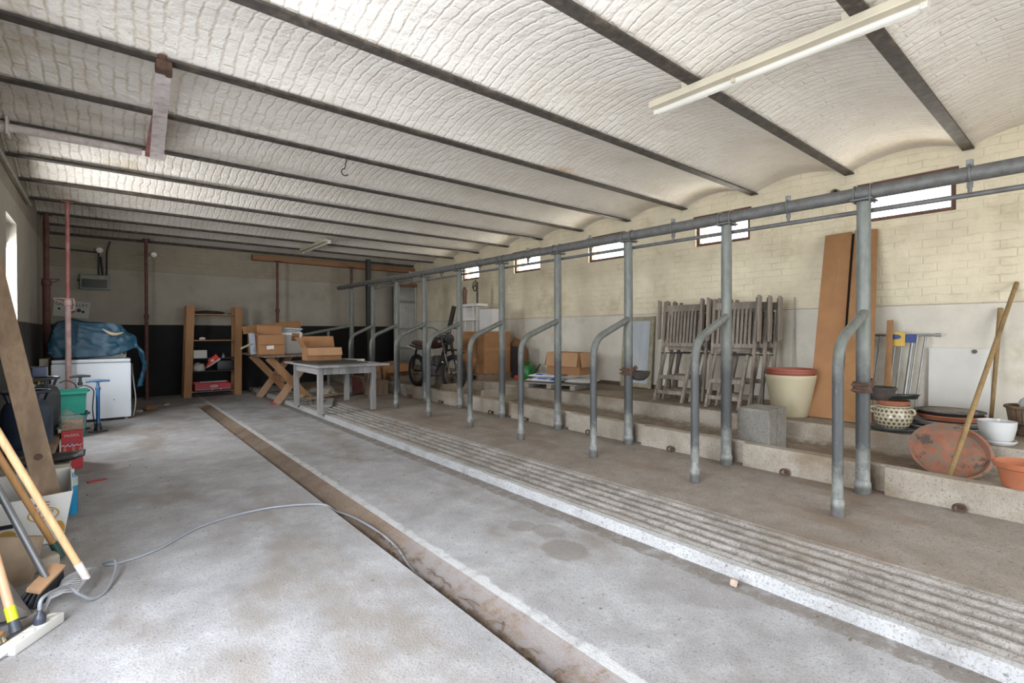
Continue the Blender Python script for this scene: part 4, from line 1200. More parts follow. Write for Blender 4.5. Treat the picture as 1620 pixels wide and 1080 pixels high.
MB().tube([(-0.280, 2.892, 0.026), (-0.2915, 2.913, 0.068)], [0.0205, 0.0175], 14).build('socket', M('dark grey socket', (0.05, 0.055, 0.07), 0.5, 0.2, 0.1, 8, 0), r, smooth=True)
bl = MB().grid(10, 10, lambda u, v: Vector((-0.185 - 0.06 * v - 0.16 * u, 3.045 - 0.20 * u + 0.05 * v - 0.12 * v, 0.012 + 0.035 * v * (1 - u * 0.3) + 0.012 * math.sin(v * PI))))
o = bl.build('blade', M('dusty shovel steel', (0.24, 0.21, 0.18), 0.8, 0.2, 0.2, 9, 0.1), r, smooth=True)
md = o.modifiers.new('thickness', 'SOLIDIFY'); md.thickness = 0.004; md.offset = 1
P0 = [Vector((-0.245, 3.075, 0.004)), Vector((-0.46, 2.97, 0.06)), Vector((-0.57, 3.22, 0.30)), Vector((-0.41, 3.36, 0.22))]
mb = MB(); panel(mb, P0, 0.003)
tag(mb.build('metal_sheet', M('dull sheet metal', (0.20, 0.19, 0.18), 0.45, 0.5, 0.25, 7, 0.1)), 'bent dull metal sheet propped behind the shovel at bottom left', 'sheet')
mb = MB().box((-0.46, 3.50, 0.135), (0.42, 0.055, 0.26), Euler((R(-14), R(16), R(14))), 0.02)
tag(mb.build('stone_slab', M('brown dusty slab', (0.21, 0.155, 0.105), 0.95, 0, 0.3, 5, 0.4, 25)), 'brown dusty slab leaning behind the broom head', 'slab')
mb = MB()
r = thing('hand_brush', (-0.345, 2.80, 0), 'small hand brush with straw-yellow bristles at the lower left edge', 'brush')
MB().box((-0.375, 2.86, 0.042), (0.12, 0.05, 0.022), Euler((0, 0, R(40))), 0.008).build('back', WOODBROWN, r)
for i in range(9):
    for j in range(3):
        p = Vector((-0.375, 2.86, 0.034)) + Vector((math.cos(R(40)) * (-0.05 + 0.0125 * i) - math.sin(R(40)) * (j - 1) * 0.015, math.sin(R(40)) * (-0.05 + 0.0125 * i) + math.cos(R(40)) * (j - 1) * 0.015, 0))
        mb.tube([p, p + Vector((random.uniform(-.006, .012), random.uniform(-.012, .004), -0.03))], [0.006, 0.009], 5)
tag(mb.build('bristles', M('straw bristle', (0.48, 0.40, 0.22), 0.8, 0, 0.2, 40, 0.1), r), kind='stuff')
tag(MB().box((-0.255, 3.66, 0.035), (0.13, 0.10, 0.07), Euler((0, 0, R(20))), 0.02).build('stone', RUBBLE), 'pale broken stone under the printed carton corner', 'stone')

# --- power strip, plug and cord
d = Vector((0.124, 0.175, 0)).normalized(); nrm_ = Vector((d.y, -d.x, 0))
c = Vector((-0.200, 2.828, 0.0)) - nrm_ * 0.030
RS = Matrix((d, -nrm_, (0, 0, 1))).transposed()
r = thing('power_strip', tuple(c), 'white socket strip with a dark plug in it, lying at bottom left', 'socket strip')
MB().box(c + Vector((0, 0, 0.022)), (0.235, 0.056, 0.042), RS, 0.005).build('case', WHITEPL, r, smooth=True)
for k in range(4):
    p = c + d * (-0.082 + 0.055 * k) + Vector((0, 0, 0.0435))
    MB().lathe([(0.0215, 0.0), (0.0215, 0.0022), (0.0185, 0.0022), (0.0175, -0.002), (0.001, -0.002)], p, 20).build('socket', M('yellowish socket plastic', (0.60, 0.58, 0.52), 0.5, 0, 0.05, 6, 0), r, smooth=True)  # socket rings in a slightly yellower white than the case
    mb = MB()
r2 = thing('cord', tuple(c + d * 0.028 + Vector((0, 0, 0.045))), 'grey extension cord with a dark plug, running across the floor into the gutter', 'cord')
pp = c + d * 0.028 + Vector((0, 0, 0.0465))
MB().lathe([(0.020, 0), (0.021, 0.022), (0.017, 0.036), (0.010, 0.044), (0.008, 0.058)], pp, 18).build('plug', M('dark blue-grey plug', (0.03, 0.035, 0.055), 0.4, 0, 0.1, 6, 0), r2, smooth=True)
path = [pp + Vector((0, 0, 0.05)), pp + Vector((0.01, 0.01, 0.10)), (-0.13, 3.02, 0.115), (-0.09, 3.04, 0.06), (-0.04, 3.06, 0.012), (0.01, 3.13, 0.008), (0.045, 3.28, 0.030), (0.045, 3.40, 0.050), (0.0, 3.475, 0.02), (0.06, 3.46, 0.008), (0.24, 3.53, 0.008), (0.52, 3.79, 0.008), (0.893, 3.86, 0.008), (1.22, 3.70, 0.010), (1.30, 3.60, -0.030), (1.35, 3.35, -0.024), (1.37, 3.0, -0.020), (1.355, 2.72, -0.024), (1.325, 2.5, -0.050), (1.305, 2.2, -0.062), (1.308, 1.7, -0.062), (1.304, 0.9, -0.062), (1.305, -0.5, -0.062)]
def smooth_path(pts, n=6):
    pts = [Vector(p) for p in pts]
    out = []
    for i in range(len(pts) - 1):
        p0, p1, p2, p3 = pts[max(i - 1, 0)], pts[i], pts[i + 1], pts[min(i + 2, len(pts) - 1)]
        for k in range(n):
            t = k / n
            out.append(0.5 * ((2 * p1) + (p2 - p0) * t + (2 * p0 - 5 * p1 + 4 * p2 - p3) * t * t + (3 * p1 - p0 - 3 * p2 + p3) * t ** 3))
    out.append(pts[-1])
    return out
MB().tube(smooth_path(path), 0.0075, 10).build('lead', M('grey cable sheath', (0.22, 0.23, 0.25), 0.5, 0, 0.1, 9, 0), r2, smooth=True)
cable('white_lead', [c - d * 0.118 + Vector((0, 0, 0.02)), c - d * 0.19 + Vector((-0.01, 0.01, 0.006)), c - d * 0.6 + Vector((-0.05, 0.05, 0.006))], 0.006, WHITEPL, 'white lead leaving the socket strip at the lower left corner')
# twigs and straw gathered in the gutter
random.seed(11)
mb = MB()
for i in range(80):
    y = 2.75 + random.gauss(0, 0.33) if i < 50 else random.uniform(0.3, 2.6)
    x = random.uniform(1.285, 1.37)
    a = random.uniform(0, PI)
    l_ = random.uniform(0.02, 0.07)
    z = -0.060 + random.uniform(0.0, 0.02) if x < 1.33 else -0.036 + random.uniform(0.0, 0.012)
    mb.tube([(x - math.cos(a) * l_ * .4, y - math.sin(a) * l_, z), (x, y, z + 0.012), (x + math.cos(a) * l_ * .4, y + math.sin(a) * l_, z)], 0.0022, 4)
tag(mb.build('gutter_debris', M('dead leaf brown', (0.12, 0.075, 0.04), 0.95, 0, 0.4, 30, 0)), 'dry leaves and twigs gathered in the gutter', 'debris', kind='stuff')

# ================================================================== back of the stable
# --- pine shelf rack
SY0, SY1 = 11.45, 11.78
r = thing('shelf_rack', (1.70, 11.62, 0), 'tall open pine shelf rack against the black-painted back wall', 'shelf')
for (xb, xt) in ((1.275, 1.335), (2.145, 2.165)):
    for y in (SY0, SY1):
        MB().bar((xb, y, 0.0), (xt, y, 1.80), 0.135, 0.03, up=(0, 1, 0), bev=0.003).build('upright', WOODLT, r)
def shelf_x(z): return 1.275 + 0.06 * z / 1.8, 2.145 + 0.02 * z / 1.8
for z in (1.63, 1.115):
    a, b = shelf_x(z)
    MB().box(((a + b) / 2, (SY0 + SY1) / 2, z), (b - a - 0.02, 0.29, 0.022), bev=0.002).build('shelf_board', WOODLTX, r)
DARKB = M('dark stained board', (0.035, 0.028, 0.022), 0.8, 0, 0.3, 8, 0.1)
for z in (0.755, 0.50):
    a, b = shelf_x(z)
    MB().box(((a + b) / 2, (SY0 + SY1) / 2, z), (b - a - 0.02, 0.29, 0.02), bev=0.002).build('dark_shelf_board', DARKB, r)
a, b = shelf_x(0.1)
MB().box(((a + b) / 2, (SY0 + SY1) / 2, 0.10), (b - a - 0.02, 0.29, 0.02), bev=0.002).build('shelf_board', WOODLTX, r)
def blob(name, c, s, mat, label, cat, amp=0.25, f=3.0, seed=0, flat=True):
    """irregular soft lump resting on its flattened base"""
    bm = bmesh.new()
    bmesh.ops.create_icosphere(bm, subdivisions=3, radius=1)
    mb = MB()
    for v in bm.verts:
        k = 1 + amp * noise.noise(v.co * f + Vector((seed, seed * 2, 1))) + amp * 0.4 * noise.noise(v.co * f * 2.7 + Vector((seed, 5, 1)))
        p = v.co * k
        if flat: p.z = max(p.z, -0.55)
        mb.v.append(Vector((c[0] + p.x * s[0], c[1] + p.y * s[1], c[2] + (p.z + 0.55) * s[2])))
    mb.f = [tuple(v.index for v in f_.verts) for f_ in bm.faces]
    bm.free()
    return tag(mb.build(name, mat, smooth=True), label, cat)
blob('black_bag', (1.66, 11.6, 1.642), (0.29, 0.10, 0.045), M('black nylon', (0.012, 0.012, 0.013), 0.8, 0, 0.3, 9, 0.2), 'flat black bag on the top shelf of the pine rack', 'bag', 0.2, 2.0, 1)
tag(MB().ring((2.02, 11.52, 1.652), (0, 0, 1), 0.05, 0.007, 16, 6, (0.5, 4.2)).build('black_strap', BLACKPL), 'small black strap at the right end of the top shelf', 'strap')
blob('crumpled_paper', (1.53, 11.5, 1.127), (0.05, 0.04, 0.035), PAPER, 'crumpled white paper on the second shelf of the pine rack', 'paper', 0.5, 3, 2)
tag(MB().box((1.492, 11.52, 0.845), (0.225, 0.14, 0.155), bev=0.004).build('shoe_box', M('grey-white card', (0.50, 0.49, 0.46), 0.8, 0, 0.05, 4, 0)), 'small white box on the third shelf of the pine rack', 'box')
blob('plastic_bag', (1.475, 11.52, 0.511), (0.11, 0.09, 0.105), M('cloudy white plastic', (0.36, 0.35, 0.34), 0.4, 0, 0.15, 9, 0.2), 'crumpled cloudy plastic bag under the small white box', 'bag', 0.25, 2.5, 3)
# running shoe
r = thing('running_shoe', (1.65, 11.47, 0.51), 'red and white running shoe tilted on the rack beside the plastic bag', 'shoe')
RSH = Euler((0, R(-38), R(-8))).to_matrix()
def shoe_sections(prof, mat, name):
    mb = MB(); n = 14; vs = []
    for (x, w_, z0, z1) in prof:
        for k in range(n):
            a = 2 * PI * k / n
            vs.append(Vector((1.695, 11.47, 0.690)) + RSH @ Vector((x, math.cos(a) * w_, (z0 + z1) / 2 + math.sin(a) * (z1 - z0) / 2)))
    fs = [(i * n + k, i * n + (k + 1) % n, (i + 1) * n + (k + 1) % n, (i + 1) * n + k) for i in range(len(prof) - 1) for k in range(n)]
    fs += [tuple(range(n)), tuple((len(prof) - 1) * n + k for k in range(n))]
    return mb.add(vs, fs).build(name, mat, r, smooth=True)
SHR = M('bright red mesh fabric', (0.75, 0.045, 0.03), 0.6, 0, 0.12, 30, 0.1)
shoe_sections([(-0.15, 0.015, -0.045, -0.025), (-0.13, 0.038, -0.05, -0.02), (-0.05, 0.048, -0.055, -0.02), (0.05, 0.042, -0.06, -0.02), (0.13, 0.040, -0.062, -0.015), (0.15, 0.02, -0.055, -0.02)], PAPER, 'sole')
shoe_sections([(-0.14, 0.02, -0.03, -0.012), (-0.11, 0.036, -0.03, 0.012), (-0.04, 0.042, -0.03, 0.04), (0.02, 0.040, -0.03, 0.075), (0.07, 0.036, -0.03, 0.078), (0.12, 0.034, -0.03, 0.085), (0.142, 0.02, -0.025, 0.08)], SHR, 'upper')
MB().box(Vector((1.695, 11.47, 0.690)) + RSH @ Vector((0.02, -0.041, 0.015)), (0.05, 0.006, 0.045), RSH, 0.002).build('side_stripe', PAPER, r)
MB().tube([Vector((1.695, 11.47, 0.690)) + RSH @ Vector((x, 0, z)) for x, z in ((-0.05, 0.045), (-0.01, 0.068), (0.03, 0.082))], 0.010, 8).build('laces', M('grey laces', (0.3, 0.3, 0.3), 0.8), r, smooth=True)
# red tray
r = thing('drinks_tray', (1.71, 11.55, 0.11), 'red drinks tray with a white oval emblem on the bottom shelf of the rack', 'tray')
x0, x1, y0, y1, z0, z1 = 1.40, 2.015, 11.44, 11.72, 0.111, 0.255
mb = MB().box(((x0 + x1) / 2, y0, (z0 + z1) / 2), (x1 - x0, 0.006, z1 - z0)).box(((x0 + x1) / 2, y1, (z0 + z1) / 2 + 0.012), (x1 - x0, 0.006, z1 - z0 + 0.025))
for x in (x0, x1): mb.box((x, (y0 + y1) / 2, (z0 + z1) / 2), (0.006, y1 - y0, z1 - z0))
mb.box(((x0 + x1) / 2, (y0 + y1) / 2, z0 + 0.003), (x1 - x0, y1 - y0, 0.006))
mb.build('tray_walls', RED, r)
MB().box(((x0 + x1) / 2 + 0.04, y1 - 0.006, z1 + 0.016), (0.46, 0.004, 0.02)).build('pale_inner_edge', M('grey-white card', (0.5, 0.49, 0.46)), r)
MB().box(((x0 + x1) / 2, y0 - 0.004, z0 + 0.015), (x1 - x0, 0.003, 0.03)).build('dark_band', M('navy print', (0.012, 0.02, 0.06), 0.6, 0, 0.1, 5, 0), r)
MB().box(((x0 + x1) / 2, y0 - 0.0045, z0 + 0.034), (x1 - x0, 0.003, 0.006)).build('white_line', PAPER, r)
em = MB().lathe([(0.07, 0), (0.07, 0.002)], (0, 0, 0), 24)
em.v = [Vector((1.72 + v.x, y0 - 0.004 - v.z, 0.202 + v.y * 0.38)) for v in em.v]
em.build('oval_emblem', M('pale grey print', (0.50, 0.48, 0.44), 0.6, 0, 0.05, 5, 0), r)
for k in range(3): MB().box((1.72, y0 - 0.0075, 0.188 + 0.013 * k), (0.10 - 0.02 * abs(k - 1), 0.002, 0.005)).build('emblem_bar', RED, r)
for k, x in enumerate((1.69, 1.84)):
    MB().lathe([(0.014, 0), (0.004, 0.03)], (x, y0 - 0.006, z0 + 0.018), 5).build('white_print', PAPER, r)
tag(MB().box((1.94, 11.63, 0.61), (0.30, 0.22, 0.19), bev=0.015).build('black_case', BLACKPL, smooth=True), 'black case on the dark fourth shelf right of the running shoe', 'case')
tag(MB().lathe([(0.035, 0), (0.035, 0.02), (0.012, 0.07), (0.006, 0.09)], (1.90, 11.53, 0.766), 12).build('small_funnel', M('grey tin', (0.22, 0.22, 0.21), 0.4, 0.5, 0.1, 6, 0), smooth=True), 'small grey funnel on the third shelf at right', 'funnel')

# rubble beside the freezer
random.seed(21)
for k, (x, y, s, l) in enumerate(((0.45, 9.9, 0.05, 'nearest the freezer foot'), (0.60, 10.05, 0.09, 'largest, beside the freezer'), (0.86, 10.5, 0.05, 'farthest from the freezer, before the thin prop'))):
    blob('rubble_stone', (x, y, 0), (s, s * 0.8, s * 0.55), RUBBLE if k != 1 else M('rust-brown stone', (0.20, 0.11, 0.06), 0.95, 0, 0.3, 7, 0.3), 'loose stone on the floor, ' + l, 'stone', 0.4, 2, k + 4)

# --- cross-legged workbench with cartons
TZ = 0.875
r = thing('trestle_table', (2.62, 10.0, 0.03), 'wooden table on crossed legs carrying cartons, before the black wall', 'table')
mb = MB()
for i in range(5):
    mb.box((2.21 + 0.18 * i, 10.05, TZ - 0.018), (0.172, 1.75, 0.034), bev=0.004)
mb.build('tabletop', wood('dark bench boards', (0.13, 0.085, 0.06), (0.24, 0.17, 0.125), axis=1), r)
XLEG = wood('bench leg timber', (0.27, 0.135, 0.058), (0.36, 0.20, 0.095))
XLEGD = wood('pale bench leg timber', (0.32, 0.18, 0.10), (0.41, 0.255, 0.155))
for k, y in enumerate((9.36, 10.62)):
    dz = 0.03 if k == 0 else 0.02
    MB().bar((2.23, y, TZ - 0.04), (2.94, y, dz), 0.125, 0.036, up=(0, 1, 0), bev=0.003).build('leg', XLEG, r)
    MB().bar((2.97, y + 0.04, TZ - 0.04), (2.36, y + 0.04, dz - 0.015), 0.125, 0.036, up=(0, 1, 0), bev=0.003).build('leg', XLEGD, r)
MB().bar((2.62, 9.36, 0.40), (2.62, 10.62, 0.40), 0.05, 0.09, bev=0.003).build('stretcher', XLEG, r)
MB().box((2.345, 9.41, 0.026), (0.13, 0.05, 0.05), bev=0.004).build('red_foot', M('red tape', (0.30, 0.05, 0.04), 0.6, 0, 0.15, 9, 0), r)
def on(z): return z + TZ
r = open_box('labelled_carton', (2.33, 9.62, TZ + 0.002), (0.42, 0.30, 0.35), CARD, 'open brown carton with two pale labels on the crossed-leg table', rz=R(-8), flaps=(170, 12, 60, 95), fl=0.17)
for (x, z, w_, h_, mm) in ((-0.02, 0.13, 0.115, 0.062, PAPER), (0.085, 0.245, 0.125, 0.075, M('pale pink label', (0.66, 0.55, 0.62), 0.8, 0, 0.03, 5, 0))):
    MB().box((x, -0.152, z), (w_, 0.003, h_), Euler((0, R(-6), 0))).build('paper_label', mm, r, world=False)
tag(MB().box((2.10, 9.95, TZ + 0.195), (0.09, 0.24, 0.385), Euler((0, R(-5), R(-8))), 0.004).build('paper_stack', M('bluish printed paper', (0.34, 0.37, 0.44), 0.8, 0, 0.12, 40, 0.05)), 'bundle of bluish papers standing left of the labelled carton', 'papers')
r = thing('white_carton', (2.74, 9.95, TZ), 'white carton with a brown patch standing right of the labelled carton', 'box')
MB().box((2.755, 9.93, TZ + 0.20), (0.36, 0.28, 0.395), Euler((0, 0, R(-4))), 0.006).build('box_body', WHITEPL, r)
MB().box((2.80, 9.782, TZ + 0.31), (0.13, 0.006, 0.15), Euler((0, R(6), R(-4))), 0.001).build('brown_patch', M('torn brown paper', (0.25, 0.12, 0.06), 0.85, 0, 0.2, 20, 0.1), r)
MB().box((2.755, 9.95, TZ + 0.425), (0.33, 0.25, 0.055), Euler((0, R(3), R(-4))), 0.006).build('blue_grey_contents', M('blue-grey packaging', (0.20, 0.24, 0.28), 0.6, 0, 0.3, 14, 0), r)
tag(MB().box((2.78, 9.93, TZ + 0.468), (0.34, 0.20, 0.02), Euler((0, R(3), R(-4))), 0.003).build('foam_sheet', M('white foam sheet', (0.52, 0.52, 0.48), 0.7, 0, 0.05, 5, 0)), 'white foam sheet lying on the white carton', 'sheet')
tag(MB().box((2.56, 10.42, TZ + 0.50), (1.05, 0.02, 0.15), Euler((R(-6), R(-7), 0)), 0.002).build('cardboard_strip', CARDDK), 'long flat strip of cardboard standing behind the cartons', 'cardboard')
tag(MB().box((2.5, 10.50, TZ + 0.225), (0.70, 0.13, 0.445), bev=0.004).build('plain_carton', CARDDK), 'plain dusty carton at the back of the crossed-leg table', 'box')
tag(MB().tube([(2.05, 9.72, TZ + 0.20), (1.86, 9.62, TZ + 0.12)], 0.018, 8).build('pale_stick', M('pale bare stick', (0.42, 0.38, 0.28), 0.8, 0, 0.1, 9, 0)), 'pale stick poking out left of the paper bundle', 'stick')
blob('grey_bundle', (3.10, 10.25, TZ - 0.002), (0.10, 0.12, 0.12), M('grey cloth', (0.26, 0.25, 0.23), 0.9, 0, 0.2, 9, 0.2), 'grey bundle on the table just right of the white carton', 'bundle', 0.2, 2, 8)
blob('green_packet', (2.97, 9.62, TZ), (0.09, 0.05, 0.06), M('yellow-green print', (0.36, 0.44, 0.08), 0.6, 0, 0.35, 30, 0), 'yellow-green packet beside the open carton', 'packet', 0.35, 3, 9)

# --- weathered grey table
GT = 0.79
r = thing('grey_table', (2.9, 7.95, 0.07), 'weathered grey wooden table at the stall edge, carrying dark sheets and an open carton', 'table')
mb = MB()
x0, x1, y0, y1 = 2.335, 3.43, 7.12, 8.80
for i in range(7):
    w_ = (x1 - x0) / 7
    mb.box((x0 + w_ * (i + 0.5), (y0 + y1) / 2, GT - 0.014), (w_ - 0.004, y1 - y0, 0.026), bev=0.003)
mb.build('tabletop', GREYWOOD, r)
for (x, y, zb) in ((2.46, 7.40, 0.063), (2.47, 8.58, 0.063), (3.22, 7.27, 0.085), (3.30, 8.55, 0.085)):
    MB().bar((x, y, zb), (x, y, GT - 0.03), 0.072, 0.072, up=(1, 0, 0), bev=0.004).build('leg', GREYLEG, r)
MB().bar((2.46, 7.44, 0.70), (2.47, 8.54, 0.70), 0.026, 0.11).build('apron', GREYWOOD, r)
MB().bar((2.50, 7.36, 0.70), (3.19, 7.25, 0.70), 0.026, 0.10).build('apron', GREYLEG, r)
MB().bar((3.25, 7.30, 0.70), (3.30, 8.52, 0.70), 0.026, 0.10).build('apron', GREYWOOD, r)
SHEET = M('dark brown panel', (0.055, 0.045, 0.04), 0.55, 0, 0.25, 8, 0.1)
tag(MB().box((2.78, 7.86, GT + 0.009), (0.80, 0.86, 0.014), Euler((0, 0, R(8))), 0.002).build('brown_sheet', SHEET), 'lower dark brown panel lying flat on the grey table', 'panel')
tag(MB().box((2.75, 8.02, GT + 0.026), (0.70, 0.70, 0.016), Euler((0, 0, R(14))), 0.002).build('brown_sheet', M('darker panel', (0.035, 0.030, 0.028), 0.5, 0, 0.25, 8, 0.1)), 'upper darker panel on the grey table, under the open carton', 'panel')
tag(MB().bar((3.05, 8.52, GT + 0.020), (3.36, 7.95, GT + 0.020), 0.05, 0.036, bev=0.003).build('white_batten', WHITEPL), 'short white batten lying on the grey table', 'batten')
r = open_box('open_carton', (2.73, 8.13, GT + 0.035), (0.52, 0.36, 0.20), CARD, 'open brown carton with drooping front flap on the grey table', rz=R(-4), flaps=(None, 25, 35, None), fl=0.20)
MB().bar((0.0, -0.184, 0.205), (0.0, -0.235, 0.085), 0.52, 0.006, up=(0, 1, 0)).build('drooping_flap', CARDLT, r, world=False)
# --- rubble, planks and drum under the tables
r = thing('rusty_drum', (3.64, 9.15, 0.10), 'rusty red-brown drum lying on its side under the grey table', 'drum')
rot = Vector((0.35, 1, 0)).to_track_quat('Z', 'Y').to_matrix()
MB().lathe([(0.16, -0.16), (0.168, -0.16), (0.168, -0.15), (0.16, -0.145), (0.16, 0.145), (0.168, 0.15), (0.168, 0.16), (0.16, 0.16)], (3.70, 9.25, 0.268), 28, rot).build('shell', M('dark red rust', (0.11, 0.03, 0.022), 0.8, 0.1, 0.3, 9, 0.2), r, smooth=True)
MB().lathe([(0.157, -0.155), (0.157, -0.15)], (3.70, 9.25, 0.268), 28, rot).build('end_plate', M('dark brown rust', (0.075, 0.028, 0.02), 0.8, 0.1, 0.3, 9, 0.2), r)
pl = [((3.0, 8.9, 0.085), (3.9, 9.9, 0.11), 0.14, 'pale plank on the floor pointing at the rusty drum'),
      ((2.80, 8.05, 0.085), (3.12, 8.85, 0.095), 0.12, 'bluish plank on the floor beneath the grey table'),
      ((2.65, 8.95, 0.12), (3.45, 9.05, 0.15), 0.10, 'narrow plank lying crosswise under the grey table'),
      ((3.25, 10.45, 0.10), (3.6, 11.3, 0.12), 0.18, 'wide plank on the floor behind the rusty drum')]
for (p, q, w_, l) in pl:
    tag(MB().bar(p, q, w_, 0.03, bev=0.003).build('plank', GREYWOOD if 'bluish' in l else WOODOLD), l, 'plank', 'planks under the tables')
random.seed(33)
for k, (x, y, z, s, l) in enumerate(((3.22, 10.05, 0.08, 0.11, 'behind the crossed legs'), (3.3, 9.5, 0.085, 0.15, 'between the crossed legs and the drum'), (3.45, 10.0, 0.09, 0.13, 'behind the rusty drum'), (4.0, 9.9, 0.11, 0.11, 'beside the last but one stall post'), (2.75, 9.35, 0.07, 0.10, 'under the front of the cross-legged table'))):
    blob('rubble_stone', (x, y, z), (s, s * 0.8, s * 0.6), RUBBLE, 'rough stone ' + l, 'stone', 0.45, 2, k + 14)
# timber blocks and flattened cardboard at the end of the trough
BLK = wood('dusty timber block', (0.16, 0.105, 0.065), (0.25, 0.175, 0.115))
tag(MB().box((3.96, 8.80, 0.24), (0.30, 0.34, 0.28), Euler((0, 0, R(12))), 0.012).build('timber_block', BLK), 'large dusty timber block at the stall edge right of the grey table', 'block')
tag(MB().box((4.07, 9.20, 0.30), (0.27, 0.22, 0.40), Euler((0, 0, R(-6))), 0.012).build('timber_block', BLK), 'taller timber block behind the large dusty one', 'block')
tag(MB().box((5.02, 8.80, 0.30), (0.26, 0.30, 0.18), Euler((0, 0, R(5))), 0.02).build('stone_block', RUBBLE), 'flat stone block in the trough under the fallen cardboard', 'block')
r = thing('flattened_carton', (4.75, 9.85, 0.30), 'large brown carton lying collapsed at the far end of the trough', 'box')
MB().box((4.72, 9.80, 0.42), (0.62, 0.60, 0.36), Euler((R(4), R(-5), R(10))), 0.006).build('carton', CARDDK, r)
MB().bar((4.75, 9.47, 0.59), (4.72, 9.24, 0.47), 0.60, 0.008, up=(0, 0.4, 1)).build('flap', CARD, r)

# --- corrugated panel with battens, leaning at the back
CORR = M('grey-white corrugated sheet', (0.50, 0.50, 0.47), 0.6, 0.0, 0.12, 8, 0.05)
r = thing('corrugated_panel', (6.3, 11.95, 0.40), 'pale ribbed panel with crosspieces leaning in the far right corner', 'panel')
def corr(u, v):
    x = 5.92 + 0.58 * u
    return Vector((x, 11.98 - 0.03 * (1 - v) - 0.012 * math.cos(u * 2 * PI * 11), 0.42 + 2.05 * v))
o = MB().grid(110, 4, corr).build('ribbed_sheet', CORR, r, smooth=True)
md = o.modifiers.new('thickness', 'SOLIDIFY'); md.thickness = 0.003
for z in (2.08, 1.36, 0.86): MB().box((6.2, 11.935, z), (0.56, 0.03, 0.06), bev=0.004).build('crosspiece', M('greyed batten', (0.30, 0.29, 0.26), 0.8, 0, 0.2, 8, 0.1), r)
MB().box((6.2, 11.93, 2.52), (0.62, 0.07, 0.09), bev=0.006).build('head_timber', LINT, r)
for x in (5.9, 6.49): MB().box((x, 11.95, 1.46), (0.05, 0.05, 2.08), bev=0.004).build('side_post', CORR, r)

# --- motorbike standing in the trough
bike = thing('motorbike', (4.76, 7.75, 0.21), 'small black trail motorbike parked in the trough before the big carton', 'motorbike')
RUB = M('tyre rubber', (0.014, 0.013, 0.013), 0.9, 0, 0.3, 20, 0.3)
ALU = M('dull alloy', (0.16, 0.15, 0.14), 0.4, 0.8, 0.2, 14, 0.05)
BLKP = M('black frame paint', (0.014, 0.014, 0.015), 0.4, 0.1, 0.3, 9, 0)
CHR = M('worn chrome', (0.22, 0.20, 0.18), 0.25, 0.9, 0.2, 14, 0)
bx, ty = 4.76, 0.215
def Bk(f, z, s=0): # forward (toward camera), height, sideways
    return Vector((bx + s, 7.80 - f, ty + z))
RWc, FWc, WR = Bk(-0.60, 0.285), Bk(0.60, 0.30), 0.285
FWd = Vector((0.10, -1, 0)).normalized()
def wheel(c, rad, axis, name):
    mb = MB().ring(c, axis, rad - 0.078, 0.011, 36, 8)
    ax = Vector(axis).normalized(); a_ = ax.orthogonal().normalized(); b_ = ax.cross(a_)
    for k in range(20):
        t = 2 * PI * k / 20
        mb.tube([c + ax * 0.02 * (1 if k % 2 else -1), c + (a_ * math.cos(t) + b_ * math.sin(t)) * (rad - 0.08)], 0.002, 4)
    mb.tube([c - ax * 0.05, c + ax * 0.05], 0.03, 12)
    wh = mb.build(name + '_wheel', ALU, bike, smooth=True)
    MB().ring(c, axis, rad - 0.036, 0.036, 40, 10).build('tyre', RUB, wh, smooth=True)
wheel(RWc, WR, (1, 0, 0), 'rear')
wheel(FWc, 0.30, (1, 0.10, 0), 'front')
for s in (-0.075, 0.075):
    MB().tube([FWc + Vector((s, 0, 0)), Bk(0.46, 0.62, s)], 0.020, 10).build('fork_leg', CHR, bike, smooth=True)
    MB().tube([Bk(0.47, 0.60, s), Bk(0.34, 0.92, s)], 0.026, 10).build('fork_tube', BLKP, bike, smooth=True)
mb = MB().box(Bk(0.345, 0.90), (0.20, 0.06, 0.03), bev=0.006).box(Bk(0.40, 0.76), (0.20, 0.06, 0.03), bev=0.006)
mb.build('fork_yoke', ALU, bike)
MB().tube(fillet([Bk(0.16, 1.01, -0.37), Bk(0.24, 1.03, -0.18), Bk(0.34, 0.94, -0.08), Bk(0.34, 0.94, 0.08), Bk(0.24, 1.03, 0.18), Bk(0.16, 1.01, 0.37)], 0.05), 0.011, 10).build('handlebar', CHR, bike, smooth=True)
hb = next(o for o in bike.children if o.name.startswith('handlebar'))
for s in (-1, 1):
    MB().tube([Bk(0.165, 1.012, s * 0.35), Bk(0.20, 1.02, s * 0.25)], 0.018, 10).build('grip', BLACKPL, hb, smooth=True)
    MB().tube([Bk(0.22, 1.015, s * 0.26), Bk(0.22, 0.99, s * 0.38)], 0.006, 6).build('brake_lever', CHR, hb)
MB().lathe([(0.03, -0.06), (0.075, -0.03), (0.085, 0.02), (0.08, 0.03), (0.001, 0.04)], Bk(0.46, 0.84), 20, Vector((0, -1, 0.1)).to_track_quat('Z', 'Y').to_matrix()).build('headlamp', BLKP, bike, smooth=True)
mb = MB()
for s in (-0.06, 0.06):
    mb.tube(fillet([Bk(0.36, 0.82, s * 0.4), Bk(0.05, 0.72, s), Bk(-0.35, 0.66, s), Bk(-0.75, 0.72, s)], 0.08), 0.014, 8)
    mb.tube(fillet([Bk(0.38, 0.76, s * 0.4), Bk(0.20, 0.35, s), Bk(0.05, 0.22, s), Bk(-0.18, 0.24, s), Bk(-0.28, 0.62, s)], 0.08), 0.014, 8)
    mb.tube([Bk(-0.16, 0.30, s), RWc + Vector((s, 0, 0))], 0.016, 8)
    mb.tube([Bk(-0.45, 0.66, s * 1.5), RWc + Vector((s * 1.5, 0, 0.02))], 0.018, 8)
mb.build('frame', BLKP, bike, smooth=True)
mb = MB().box(Bk(0.02, 0.32), (0.20, 0.26, 0.17), bev=0.03)
